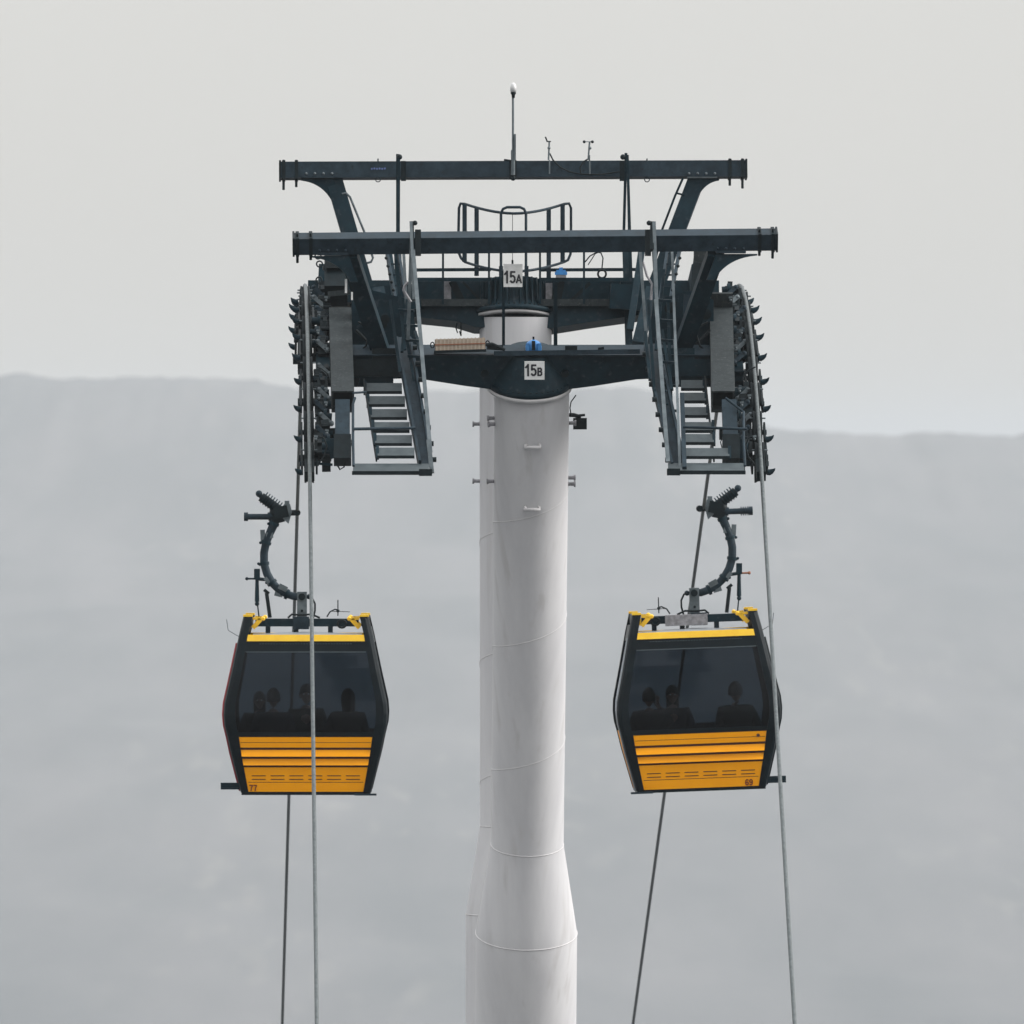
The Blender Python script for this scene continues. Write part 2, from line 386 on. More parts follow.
# rungs and brackets on the front shaft
def zpy(py, l): return (HY - py) / FPX * l
for py in (434, 496):
    z = zpy(py, 129.3); b = MB()
    p = [rp_f(z, 0.445, -PI / 2 - 0.18), rp_f(z, 0.53, -PI / 2 - 0.17), rp_f(z, 0.53, -PI / 2 + 0.17), rp_f(z, 0.445, -PI / 2 + 0.18)]
    b.tube(p, 0.022, 8); b.build('rung', 'pylonw', sh_f)
for py, th, par, rp in ((417, PI * 1.03, sh_f, rp_f), (422, PI * 1.06, sh_f, rp_f), (480, PI * 1.03, sh_f, rp_f), (484, 0.0, sh_f, rp_f), (478, 0.03, sh_f, rp_f), (423, 0.0, sh_f, rp_f), (424, PI, sh_r, rp_r), (481, PI, sh_r, rp_r)):
    z = zpy(py, 129.5 if par is sh_f else 134); b = MB()
    b.tube([rp(z, 0.43, th), rp(z, 0.52, th)], 0.022, 8); b.tube([rp(z, 0.505, th), rp(z, 0.525, th)], 0.035, 8); b.build('stub_bracket', 'case', par)

# ------------------------------------------------------------------ front head
hb_ = MB()
poly = [(-2.15, 0.20), (-1.25, 0.155), (-0.75, 0.07), (-0.46, 0.03), (0.46, 0.03), (0.75, 0.07), (1.25, 0.155), (2.15, 0.20), (2.15, 0.455), (-2.15, 0.455)]
hb_.prism(FH, poly, -0.20, 0.06)
head_f = hb_.build('head_beam', 'steel', front)
t = MB(); t.fbox(FH, -2.15, 2.15, -0.225, 0.085, 0.458, 0.476); t.build('top_plate', 'steel2', head_f)
t = MB(); t.lathe(FH, [(0.30, 0.025), (0.50, 0.025), (0.50, 0.075), (0.485, 0.10), (0.36, 0.30), (0.28, 0.44), (0.0, 0.45)], 56); t.build('hub', 'steel', head_f)
flange(FH, 0.50, -0.028, 0.02, front); bolts(FH, 0.478, 0.076, 44, 0.012, front)
b = MB()
for tx in (-0.52, 0.52): b.lathe(frame(*[FH.p[0], FH.p[1]], 23, tx), [(0, 0)], 3)
b = MB()
for tx in (-0.53, 0.41):
    c = FH(tx, -0.203, 0.235); d = FH(tx, -0.225, 0.235); b.tube([c, d], 0.045, 16)
b.build('hole_cap', 'dark', head_f)
# deck on the front head: railing posts and rails
b = MB(); b.bar(Q(503.5, 345, 128.6), Q(503.5, 270, 128.3), 0.035); b.build('sign_post', 'steel', head_f)
b = MB(); b.bar(Q(555.5, 345, 128.6), Q(555.5, 281, 128.3), 0.045); b.bar(Q(552, 281.5, 128.3), Q(559, 281.5, 128.3), 0.03); b.build('sign_post', 'steel', head_f)

# ------------------------------------------------------------------ gantries (beam over each head)
def gantry(root, l, pL, pR, arms, side_w=0.2, F=None, tilt=0):
    a = Q(pL[0], pL[1], l); c = Q(pR[0], pR[1], l)
    tl = R(tilt); up = Vector((0, -math.sin(tl), math.cos(tl)))
    b = MB(); b.bar(a, c, side_w, side_w, side=up); beam = b.build('gantry_beam', 'steel2', root)
    d = (c - a).normalized()
    for s_, e0 in ((1, a), (-1, c)):      # end plate and strap bolts with hanging rods
        pl = MB(); pl.bar(e0 - d * s_ * 0.012, e0 + d * s_ * 0.012, side_w + 0.03, side_w + 0.03, side=up); pl.build('end_plate', 'dark', beam)
        for q in (0.045, 0.20):
            st = MB(); p = e0 + d * s_ * q
            st.bar(p - d * 0.02, p + d * 0.02, side_w + 0.028, side_w + 0.028, side=up)
            st.tube([p - up * 0.10 - Vector((0, 0.05, 0)), p - up * (0.235 if q < .1 else 0.20) - Vector((0, 0.05, 0))], 0.016, 8)
            st.tube([p + up * 0.08 - Vector((0, 0.05, 0)), p + up * 0.135 - Vector((0, 0.05, 0))], 0.014, 8)
            st.build('strap', 'dark', beam)
    for (x0, y0, x1, y1, l1, gx, wtop) in arms:
        # arm box from beam underside to the head, with curved gusset on its outer side
        p = Q(x0, y0, l + 0.02); q = Q(x1, y1, l1)
        ar = MB(); ar.bar(p, q, 0.20, 0.15, side=(1, 0, 0)); arm = ar.build('gantry_arm', 'steel', root)
        sg = -1 if gx < x0 else 1
        # foot plate with bolts
        fp = MB(); cx = (x0 + gx) / 2 + sg * -4
        fp.bar(Q(cx - 17, y0 - 1, l), Q(cx + 13, y0 - 1, l), 0.21, 0.03, side=(0, 1, 0)); 
        for k in range(4): fp.ball(Q(cx - 15 + 8.6 * k, y0 - 4.5, l - 0.12), 0.017, 6)
        fp.build('bolt_plate', 'galv' if l > 130 else 'steel2', arm)
        gm = MB(); n = 10; top = []; arc = []
        F_ = frame(l, 0, 0)
        def at(px, py): tt, zz = TZ(px, py, l); return (tt, zz)
        x_out = gx; 
        pts = [at(x0, y0 + 1), at(x_out, y0 + 1)]
        frac = 0.0
        sl = (x1 - x0) / (y1 - y0); ey = y0 + 27; edge = x0 + sl * 27 + sg * 7.5; ex = x0 + sl * 27
        px1, py1 = edge + (x_out - edge) * 0.30, y0 + 5
        for k in range(n + 1):
            s2 = k / n
            pts.append(at((1 - s2) ** 2 * x_out + 2 * s2 * (1 - s2) * px1 + s2 * s2 * edge, (1 - s2) ** 2 * (y0 + 2.5) + 2 * s2 * (1 - s2) * py1 + s2 * s2 * ey))
        pts.append(at(ex, ey))
        gm.prism(F_, pts, -0.075, 0.075); gm.build('gusset', 'steel', arm)
    return beam
bf = gantry(front, 127.9, (293.5, 244), (776.5, 239.5), [(349, 255, 383, 358, 128.9, 312, 1), (716, 253, 681, 352, 128.9, 757, 1)], tilt=23)
br = gantry(rear, 134.3, (280, 171), (746, 169.5), [(333.5, 178, 369, 300, 134.0, 301, 1), (697, 178, 651.5, 298, 134.0, 719, 1)], tilt=-8)
# handrail tubes beside the arms
b = MB(); b.tube([Q(342, 194, 134.2), Q(346, 193, 134.2), Q(350, 197, 134.2), Q(364, 231, 134.2), Q(373, 258, 134.2), Q(371, 262, 134.2), Q(367, 263, 134.2)], 0.014, 8); b.build('grab_rail', 'galv', rear)
b = MB(); b.tube([Q(683, 178, 134.2), Q(675, 196, 134.2), Q(662, 230, 134.2), Q(655, 262, 134.2)], 0.014, 8); b.tube([Q(676, 193, 134.2), Q(684, 195, 134.2)], 0.012, 8); b.build('grab_rail', 'steel', rear)
# eye bolts on the rear beam
b = MB()
for px in (378, 647):
    c = Q(px, 179.5, 134.2); b.tube([c + Vector((math.cos(a) * .03, 0, math.sin(a) * .03)) for a in [k * PI / 5 for k in range(11)]], 0.006, 6)
    b.tube([Q(px, 162, 134.2), Q(px, 158.5, 134.2)], 0.008, 6)
b.build('eye_bolt', 'steel2', br)
# faded maker's sticker on the rear beam: a few small dabs, too worn to read
b = MB()
for k in range(6): b.bar(Q(371 + k * 2.6, 168.8, 134.18), Q(372.6 + k * 2.6, 168.8 - (k % 2) * .6, 134.18), 0.022, 0.008, side=(0, 0, 1))
b.build('worn_sticker', mat('faded_blue_print', (0.10, 0.14, 0.32), None, 0.7), br)

# ------------------------------------------------------------------ rear head
rb = MB()
def RP(px, py, u=-0.2): return pf(RH, u, px, py)
poly = [RP(x, y) for x, y in ((350, 316), (415, 317), (455, 321), (475, 327), (552, 328), (590, 322), (640, 315), (690, 314), (690, 302), (350, 304))]
rb.prism(RH, poly, -0.20, 0.25); head_r = rb.build('head_beam', 'steel', rear)
t = MB()
t.lathe(RH, [(0.30, 0.03), (0.50, 0.03), (0.50, 0.08), (0.42, 0.10), (0.36, 0.20), (0.34, 0.46), (0.0, 0.47)], 56)
for k in range(17):
    th = -PI + PI * k / 16.0; x, y = math.cos(th), math.sin(th)
    t.bar(RH(x * 0.38, y * 0.38, 0.10), RH(x * 0.365, y * 0.365, 0.45), 0.018, 0.07, side=(y, -x, 0))
t.build('ribbed_hub', 'steel', head_r)
flange(RH, 0.475, -0.005, 0.022, rear); bolts(RH, 0.455, 0.081, 44, 0.012, rear)
# deck either side of the hub: edge channel, kick plate, back plate
for (x0, x1) in ((414, 491), (540, 636)):
    d = MB(); lz = 133.75
    d.bar(Q(x0, 302.5, lz), Q(x1, 302.5, lz), 0.05, 0.085, side=(0, 1, 0)); d.build('deck_edge', 'beam', head_r)
    d = MB(); d.bar(Q(x0, 304.5, lz + .35), Q(x1, 304.5, lz + .35), 0.7, 0.03, side=(0, 1, 0)); d.build('deck', 'tread', head_r)
    d = MB(); d.bar(Q(x0, 291, lz + .42), Q(x1, 291, lz + .42), 0.04, 0.24, side=(0, 1, 0)); d.build('side_girder', 'steel', head_r)
    d = MB(); d.bar(Q(x0, 279.5, lz), Q(x1, 279.5, lz), 0.06, 0.045, side=(0, 1, 0)); d.build('rail', 'steel', head_r)
    d = MB(); d.bar(Q(x0, 270, lz + .5), Q(x1, 269.5, lz + .5), 0.04, 0.04, side=(0, 1, 0)); d.build('rail', 'steel', head_r)
for px in (443, 489, 540, 584):
    d = MB(); d.bar(Q(px, 304, 133.72), Q(px, 247 if px != 489 else 250, 133.72), 0.026); d.build('post', 'steel', head_r)
d = MB(); d.bar(Q(447, 281, 133.9), Q(447, 300, 133.9), 0.10, 0.06); d.bar(Q(549, 283, 133.9), Q(549, 300, 133.9), 0.08, 0.06); d.build('junction_box', 'case', head_r)
d = MB(); d.bar(Q(452, 281, 133.85), Q(461, 300, 133.85), 0.09, 0.04); d.bar(Q(463, 282, 133.9), Q(480, 300, 133.9), 0.03, 0.03); d.bar(Q(560, 281, 133.85), Q(556, 301, 133.85), 0.12, 0.04)
d.bar(Q(590, 283, 133.9), Q(572, 300, 133.9), 0.04, 0.04); d.build('brace', 'dark', head_r)
# cage railing over the hub
def arc_pts(y_end, y_mid, le, lm, x0=459, x1=570, n=14):
    out_ = []
    for k in range(n + 1):
        s2 = -1 + 2 * k / n
        out_.append((514.5 + (x1 - x0 - 12) / 2 * s2, y_mid + (y_end - y_mid) * abs(s2) ** 1.8, lm + (le - lm) * s2 * s2))
    return out_
top = arc_pts(204, 213.5, 134.4, 133.5); bot = arc_pts(262, 271.5, 134.4, 133.5)
loop = [Q(*p) for p in top] + [Q(569, 203.5, 134.45), Q(571, 208, 134.45), Q(571, 232, 134.45), Q(570.5, 254, 134.45), Q(568, 260, 134.42)] + [Q(*p) for p in reversed(bot)] + [Q(461, 258, 134.42), Q(458.5, 252, 134.45), Q(458.5, 232, 134.45), Q(459, 208, 134.45), Q(460.5, 203.5, 134.45), Q(*top[0])]
d = MB(); d.tube(loop, 0.017, 8, False); d.build('cage_rail', 'steel2', head_r)
for px, y0, y1 in ((464.6, 204, 262), (476.6, 208.5, 276), (548.7, 209, 280), (562.6, 204.5, 262)):
    d = MB(); d.bar(Q(px, y0, 134.2), Q(px, y1, 134.2), 0.055, 0.02, side=(1, 0, 0)); d.build('cage_post', 'steel2', head_r)
d = MB(); d.tube([Q(501, 276, 133.4), Q(501, 213, 133.4), Q(503, 209, 133.4), Q(507, 207.2, 133.4), Q(520, 207.2, 133.4), Q(524, 209, 133.4), Q(526, 213, 133.4), Q(526, 276, 133.4)], 0.017, 8)
d.bar(Q(526.5, 266, 133.4), Q(526.5, 277, 133.4), 0.05); d.bar(Q(501, 266, 133.4), Q(501, 277, 133.4), 0.05); d.build('hoop', 'steel2', head_r)
d = MB(); d.tube([Q(512.5, 213, 133.45), Q(512.5, 262, 133.45)], 0.004, 5); d.tube([Q(512.5, 260, 133.45), Q(512.5, 265, 133.45)], 0.012, 6); d.build('safety_line', 'dark', head_r)
d = MB(); d.tube([Q(x, y, 133.7) for x, y in ((457, 323), (456, 328), (457.5, 333), (459.5, 331), (461, 336), (461, 322))], 0.008, 6); d.build('cable_loop', 'dark', head_r)
# cable coil on right deck
d = MB(); d.tube([Q(x, y, 133.8) for x, y in ((585, 262), (590, 256), (597, 252), (601, 253), (603, 258), (602, 268))], 0.008, 6)
d.tube([Q(x, y, 133.8) for x, y in ((588, 265), (595, 254), (599, 252))], 0.006, 6)
c0 = Q(602, 274, 133.8)
d.tube([c0 + Vector((math.cos(k * .5) * .05, 0, math.sin(k * .5) * .05)) for k in range(26)], 0.012, 6); d.build('cable_coil', 'dark', head_r)

# ------------------------------------------------------------------ sheave trains
def sheave_mesh():
    s = MB(); F = lambda t, u, v: Vector((v, t, u))      # lathe axis -> local x
    s.lathe(F, [(0.0, -0.055), (0.06, -0.06), (0.09, -0.03), (0.175, -0.03), (0.195, -0.055), (0.236, -0.055), (0.236, -0.04), (0.222, -0.02), (0.218, 0), (0.222, 0.02), (0.236, 0.04), (0.236, 0.055), (0.195, 0.055), (0.175, 0.03), (0.09, 0.03), (0.07, 0.06), (0.0, 0.055)], 28)
    return s
def lin(l, n, side, t0):      # point n below the rope along the rope's normal
    s_ = rope_s(l); c = 1 / math.sqrt(1 + s_ * s_)
    return L(t0, l + n * s_ * c, rope_z(l) - n * c)
def train(root, side, l0, l1, npitch, horns):
    T0 = side * 2.6
    # positions at even arc length
    pos = [l0]
    while pos[-1] < l1:
        l = pos[-1]; pos.append(l + npitch / math.sqrt(1 + rope_s(l + .25) ** 2))
    pos = [p for p in pos if p <= l1]
    base = MB()
    inn = -side
    # paired rocker plates between neighbouring sheaves and longer ones over four
    for i in range(0, len(pos) - 1, 2):
        a, c = pos[i], pos[i + 1]
        for o in (0.085, -0.085):
            P = [lin(a - .10, 0.20, side, T0 + o), lin(a - .12, 0.30, side, T0 + o), lin((a + c) / 2, 0.40, side, T0 + o), lin(c + .12, 0.30, side, T0 + o), lin(c + .10, 0.20, side, T0 + o)]
            for th in (0.0,):
                W_ = Vector((0.012, 0, 0)); n = len(P)
                base.add([p - W_ for p in P] + [p + W_ for p in P], [tuple(range(n)), tuple(reversed(range(n, 2 * n)))] + [(k, k + n, (k + 1) % n + n, (k + 1) % n) for k in range(n)])
        base.tube([lin((a + c) / 2, 0.42, side, T0 - 0.12), lin((a + c) / 2, 0.42, side, T0 + 0.12)], 0.045, 12)
        base.tube([lin((a + c) / 2, 0.42, side, T0), lin((a + c) / 2, 0.42, side, T0 + inn * 0.26)], 0.035, 12)
    for i in range(0, len(pos) - 3, 4):
        a, c = (pos[i] + pos[i + 1]) / 2, (pos[i + 2] + pos[i + 3]) / 2
        base.bar(lin(a - .1, 0.44, side, T0 + inn * 0.2), lin(c + .1, 0.44, side, T0 + inn * 0.2), 0.10, 0.16)
        base.tube([lin((a + c) / 2, 0.5, side, T0 + inn * 0.1), lin((a + c) / 2, 0.5, side, T0 + inn * 0.42)], 0.07, 14)
    tr = base.build('sheave_train', 'dark', root)
    # extra brackets, sensors, hoses on the inner side
    ex = MB(); rnd = random.Random(int(side * 10 + l0))
    for p in pos:
        ex.bar(lin(p, 0.26, side, T0 + inn * 0.10), lin(p + .02, 0.26 + rnd.uniform(-.02, .05), side, T0 + inn * rnd.uniform(.20, .30)), rnd.uniform(.04, .08), rnd.uniform(.03, .08))
        ex.tube([lin(p, 0.262, side, T0 - 0.11), lin(p, 0.262, side, T0 + 0.11)], 0.03, 10)
    ex.build('axle_bracket', 'steel', tr)
    sm = None
    for i, p in enumerate(pos):
        c = lin(p, 0.244, side, T0)
        if sm is None:
            s = sheave_mesh(); sm = s.build('sheave', 'rubber', tr, Vector((0, 0, 0))); sm.location = c - OFF[tr.name]; o = sm
        else:
            o = sm.copy(); col.objects.link(o); o.parent = tr; o.location = c - OFF[tr.name]
    # rope catchers: curved horns reaching outwards
    for p in pos:
        if not horns(p): continue
        h = MB(); sz = 1.0
        a = lin(p - .18, 0.20, side, T0 + side * 0.08); jit = 0.85 + 0.3 * noise.noise(Vector((p * 7.3, side, 0)))
        s_ = rope_s(p); c_ = 1 / math.sqrt(1 + s_ * s_); N = Vector((0, -s_ * c_, c_)); X = Vector((side, 0, 0))
        h.tube([a, a + X * .035 * jit - N * 0.005, a + X * .065 * jit + N * 0.010, a + X * .092 * jit + N * 0.03, a + X * .112 * jit + N * 0.065 * jit], [0.036, 0.036, 0.030, 0.018, 0.004], 8)
        h.build('rope_catcher', 'steel', tr)
        h = MB(); h.tube([lin(p, 0.06, side, T0 - .09), lin(p, 0.06, side, T0 + .09)], 0.009, 6); h.build('rope_guide_bar', 'galv', tr)
    return tr, pos
for side in (-1, 1):
    trf, pf_ = train(front, side, 126.95, 131.2, 0.61, lambda p: True)
    trr, pr_ = train(rear, side, 131.75, 134.9, 0.61, lambda p: True)
    # near end: rope guide lip
    e_ = MB(); e_.bar(lin(126.95, 0.15, side, side * 2.6), lin(126.62, 0.10, side, side * 2.6), 0.11, 0.13); e_.build('guide_lip', 'dark', trf)

# main box beams of the trains, their end rockers, hoses
for side in (-1, 1):
    xa, xb = ((329, 352.5) if side < 0 else (711.5, 735))
    tA, vA = pf(FH, -1.55, xa, 391); tB, _ = pf(FH, -1.55, xb, 391)
    v = vA; sk = 0.0 if side < 0 else 0.035
    if side < 0: tA += .03; tB += .02
    FS = lambda t, u, v: FH(t + sk * (u + 1.55), u, v)
    m_ = MB(); w_ = 0.02
    # open-ended box section made of four plates
    m_.fbox(FS, tA, tB, -1.55, 1.0, v - w_, v); m_.fbox(FS, tA, tB, -1.55, 1.0, v - 0.27, v - 0.27 + w_)
    m_.fbox(FS, tA, tA + w_, -1.55, 1.0, v - 0.25, v - w_); m_.fbox(FS, tB - w_, tB, -1.55, 1.0, v - 0.25, v - w_)
    mb_ = m_.build('main_beam', 'beam', front)
    d = MB(); d.fbox(FS, tA + .021, tB - .021, -1.40, -1.38, v - 0.248, v - 0.022); d.build('diaphragm', 'dark', mb_)
    # cross members from the head beam to the main beam
    d = MB(); d.fbox(FH, min(side * 1.6, side * 2.5), max(side * 1.6, side * 2.5), -0.30, 0.30, 0.10, min(v - .275, .44)); d.build('cross_member', 'steel', front)
    # lower rocker, steeper
    x0, x1 = ((342.5, 342.5) if side < 0 else (729, 731))
    d = MB(); d.bar(Q(x0, 404, 127.35), Q(x1, 452, 126.75), 0.17, 0.15, side=(1, 0, 0)); lr = d.build('rocker_beam', 'steel2', front)
    d = MB(); d.bar(Q(x1, 438, 126.85), Q(x1, 462, 126.7), 0.20, 0.20, side=(1, 0, 0)); d.build('rocker_end', 'dark', lr)
    d = MB(); xo = 322 if side < 0 else 748
    d.tube([Q(x1, 447, 126.85), Q(xo, 447, 126.85)], 0.05, 12); d.tube([Q(x1, 452, 126.8), Q(xo, 452, 126.8)], 0.025, 10); d.bar(Q((x1 + xo) / 2 - 2, 440, 126.8), Q((x1 + xo) / 2 + 3, 458, 126.8), 0.1, 0.08); d.build('cross_shaft', 'steel', lr)
    # hoses
    hs = MB(); sx = lambda x: x if side < 0 else 1072.5 - x
    hs.tube([Q(sx(x), y, 126.7) for x, y in ((334.5, 455), (336, 463), (340, 469.5), (344, 467), (346, 459), (346.5, 452))], 0.010, 6)
    hs.tube([Q(sx(x), y, 126.7) for x, y in ((318, 436), (324, 438), (327, 446), (324, 457), (318, 464))], 0.009, 6)
    hs.tube([Q(sx(x), y, 127.3) for x, y in ((317, 367), (322, 369), (328, 374), (330, 380))], 0.009, 6)
    hs.tube([Q(sx(x), y, 126.9) for x, y in ((349, 436), (352, 442), (350, 450))], 0.006, 6)
    hs.build('hose', 'rubber', front)
    # rocker pivots, sensor arms and small brackets between the train and the main beam
    def mx(x, l): return x if side < 0 else 2 * (187 + 44166 / l) - x
    rnd = random.Random(11 + side)
    for q in range(56):
        f_ = q / 55.0; y = 288 + 160 * f_ ** 1.1; l = 130.4 - 3.3 * f_
        x = 321 + rnd.uniform(-3.5, 4.5) + (3 * math.sin(q * 1.7))
        if (353 < y < 368 if side < 0 else 362 < y < 386) or q % 5 == 4: continue
        k_ = MB(); kind = q % 4; h_ = rnd.uniform(.05, .12)
        if kind == 0:
            k_.bar(Q(mx(x, l) , y - h_ * 60, l), Q(mx(x + rnd.uniform(-2, 2), l), y + h_ * 60, l - .08), rnd.uniform(.05, .11), rnd.uniform(.04, .10), side=(1, 0, 0))
            k_.tube([Q(mx(x - 3, l), y, l - .07), Q(mx(x + 5, l), y, l - .07)], rnd.uniform(.02, .035), 8)
            nm, mm = 'rocker_bracket', 'dark'
        elif kind == 1:
            k_.tube([Q(mx(x - 7, l), y, l), Q(mx(x + 7, l), y + 1, l)], rnd.uniform(.035, .06), 12); k_.tube([Q(mx(x - 1, l), y, l), Q(mx(x + 2, l), y, l)], rnd.uniform(.065, .085), 12)
            nm, mm = 'pivot_shaft', 'steel'
        elif kind == 2:
            k_.bar(Q(mx(x - 5, l), y - 5, l - .05), Q(mx(x + 5, l), y + 4, l - .1), .035, .05, side=(0, 1, 0)); k_.ball(Q(mx(x + 5, l), y + 4, l - .1), .035, 8); k_.ball(Q(mx(x - 5, l), y - 5, l - .05), .03, 8)
            nm, mm = 'link_arm', ('steel2' if q % 8 < 4 else 'galv')
        else:
            k_.bar(Q(mx(x, l), y - 4, l + .1), Q(mx(x, l), y + 7, l), .12, .10, side=(1, 0, 0)); k_.bar(Q(mx(x, l), y - 8, l + .1), Q(mx(x, l), y - 4, l), .05, .04, side=(1, 0, 0))
            nm, mm = 'damper', 'dark'
        k_.build(nm, mm, front)
    for (x, y, l) in ((319, 312, 129.3), (326, 297, 129.4), (325, 345, 128.6), (318, 330, 128.9), (326, 388, 127.7), (326, 402, 127.3), (319, 395, 127.2), (327, 430, 126.8), (316, 436, 126.8)):
        k_ = MB(); k_.bar(Q(mx(x - 1.8, l), y, l - .12), Q(mx(x + 1.8, l), y + .6, l - .12), 0.03, 0.025); k_.ball(Q(mx(x, l), y + 3, l - .12), 0.016, 6)
        k_.build('bolt_head', 'galv', front)

# upper brackets between gantry arm and main beam
d = MB(); d.bar(Q(323, 268, 130.2), Q(349, 268, 130.2), 0.5, 0.05, side=(0, 1, 0)); d.bar(Q(336, 262, 130.2), Q(336, 296, 129.8), 0.27, 0.34, side=(1, 0, 0)); d.build('end_housing', 'dark', front)
d = MB(); d.prism(frame(129.9, 0, 0), [TZ(326, 268, 129.9), TZ(326, 258, 129.9), TZ(341, 261, 129.9), TZ(350, 268, 129.9)], -0.08, 0.1); d.bar(Q(328, 294, 129.5), Q(350, 292, 129.5), 0.1, 0.06); d.bar(Q(318, 297.5, 129.3), Q(330, 297, 129.3), 0.06, 0.04); d.build('cover_plate', 'beam', front)
d = MB()
for (x, y) in ((319.5, 264), (319, 280), (318, 256)):
    c = Q(x, y, 129.6); d.tube([c + Vector((math.cos(a) * .035, 0, math.sin(a) * .035)) for a in [k * PI / 6 for k in range(13)]], 0.009, 6)
d.build('lifting_eye', 'dark', front)
d = MB(); d.bar(Q(346, 279, 128.0), Q(346, 293, 128.0), 0.025, 0.02); d.bar(Q(352, 292, 128.0), Q(352, 300, 128.0), 0.02, 0.02)
d.build('level_gauge', 'white', front)
d = MB(); d.prism(frame(129.4, 0, 0), [TZ(694, 262, 129.4), TZ(694, 250, 129.4), TZ(712, 250, 129.4), TZ(711, 264, 129.4)], -0.06, 0.1)
d.fbox(FH, *(sorted((pf(FH, 0.75, 712, 292)[0], pf(FH, 0.75, 734, 292)[0]))), 1.0, 1.04, .40, .75)
d.build('cover_plate', 'beam', front)
d = MB(); d.bar(Q(704, 262, 129.8), Q(700, 300, 129.6), 0.25, 0.25, side=(1, 0, 0)); d.build('end_housing', 'dark', front)
# dark machinery plates inboard of the main beams, webs of the head
for side in (-1, 1):
    sx = lambda x: x if side < 0 else 1066 - x
    d = MB(); d.prism(frame(129.2, 0, 0), [TZ(sx(352), 300, 129.2), TZ(sx(372), 290, 129.2), TZ(sx(412), 300, 129.2), TZ(sx(418), 345, 129.2), TZ(sx(415), 378, 129.2), TZ(sx(352), 380, 129.2)], 0.1, 0.32); w1 = d.build('web_plate', 'steel', front)
    d = MB(); d.bar(Q(sx(352), 368, 128.7), Q(sx(415), 368, 128.7), 0.3, 0.2, side=(0, 1, 0)); d.bar(Q(sx(372), 355, 128.75), Q(sx(408), 355, 128.75), 0.25, 0.16, side=(0, 1, 0)); d.build('arm_base', 'dark' if side < 0 else 'steel', w1)
    d = MB()
    d.tube([Q(sx(x), y, 128.9) for x, y in ((356, 330), (362, 336), (370, 344), (372, 356), (380, 362), (396, 362))], 0.016, 6)
    d.tube([Q(sx(x), y, 128.8) for x, y in ((358, 322), (366, 326), (370, 334), (366, 346), (359, 352))], 0.012, 6)
    d.build('cable', 'rubber', w1)
    d = MB(); d.bar(Q(sx(357), 378, 128.6), Q(sx(357), 386, 128.6), 0.07, 0.07, w2=0.015); d.build('drip_spout', 'dark', w1)
    rnd = random.Random(31 + side)
    for q in range(16):
        x = rnd.uniform(356, 410); y = rnd.uniform(300, 366); l = 129.2 - rnd.uniform(.0, .25); w2_ = rnd.uniform(.04, .13)
        k_ = MB()
        if q % 3 == 0: k_.tube([Q(sx(x), y, l + .1), Q(sx(x), y, l - .1)], w2_ * .55, 12); k_.tube([Q(sx(x), y, l - .1), Q(sx(x), y, l - .14)], w2_ * .3, 8); k_.build('flange_bolt', 'dark', w1)
        elif q % 3 == 1: k_.bar(Q(sx(x), y - w2_ * 90, l), Q(sx(x + rnd.uniform(-3, 6)), y + w2_ * 90, l), w2_ * .6, .12, side=(1, 0, 0)); k_.build('stiffener', 'steel2', w1)
        else: k_.bar(Q(sx(x - 4), y, l), Q(sx(x + 4), y + rnd.uniform(-2, 2), l), w2_, .1, side=(0, 1, 0)); k_.build('bracket', 'dark', w1)
    # steep ladder-like gratings between the two heads
    d = MB(); d.bar(Q(sx(386), 248, 131.5), Q(sx(404), 345, 129.6), 0.03, 0.10, side=(1, 0, 0)); d.bar(Q(sx(398), 248, 131.5), Q(sx(413), 345, 129.6), 0.03, 0.10, side=(1, 0, 0))
    for k in range(9):
        f_ = (k + .5) / 9; d.bar(Q(sx(386 + 18 * f_), 248 + 97 * f_, 131.5 - 1.9 * f_), Q(sx(398 + 15 * f_), 248 + 97 * f_, 131.5 - 1.9 * f_), 0.09, 0.02, side=(0, 1, 0))
    d.build('link_ladder', 'steel2', front)
    d = MB()
    for k in range(9): d.ball(Q(sx(384.5 + 1.6 * k * 1.1), 250 + 8 * k, 131.3 - .17 * k), 0.022, 6)
    d.build('bolt_row', 'dark', front)

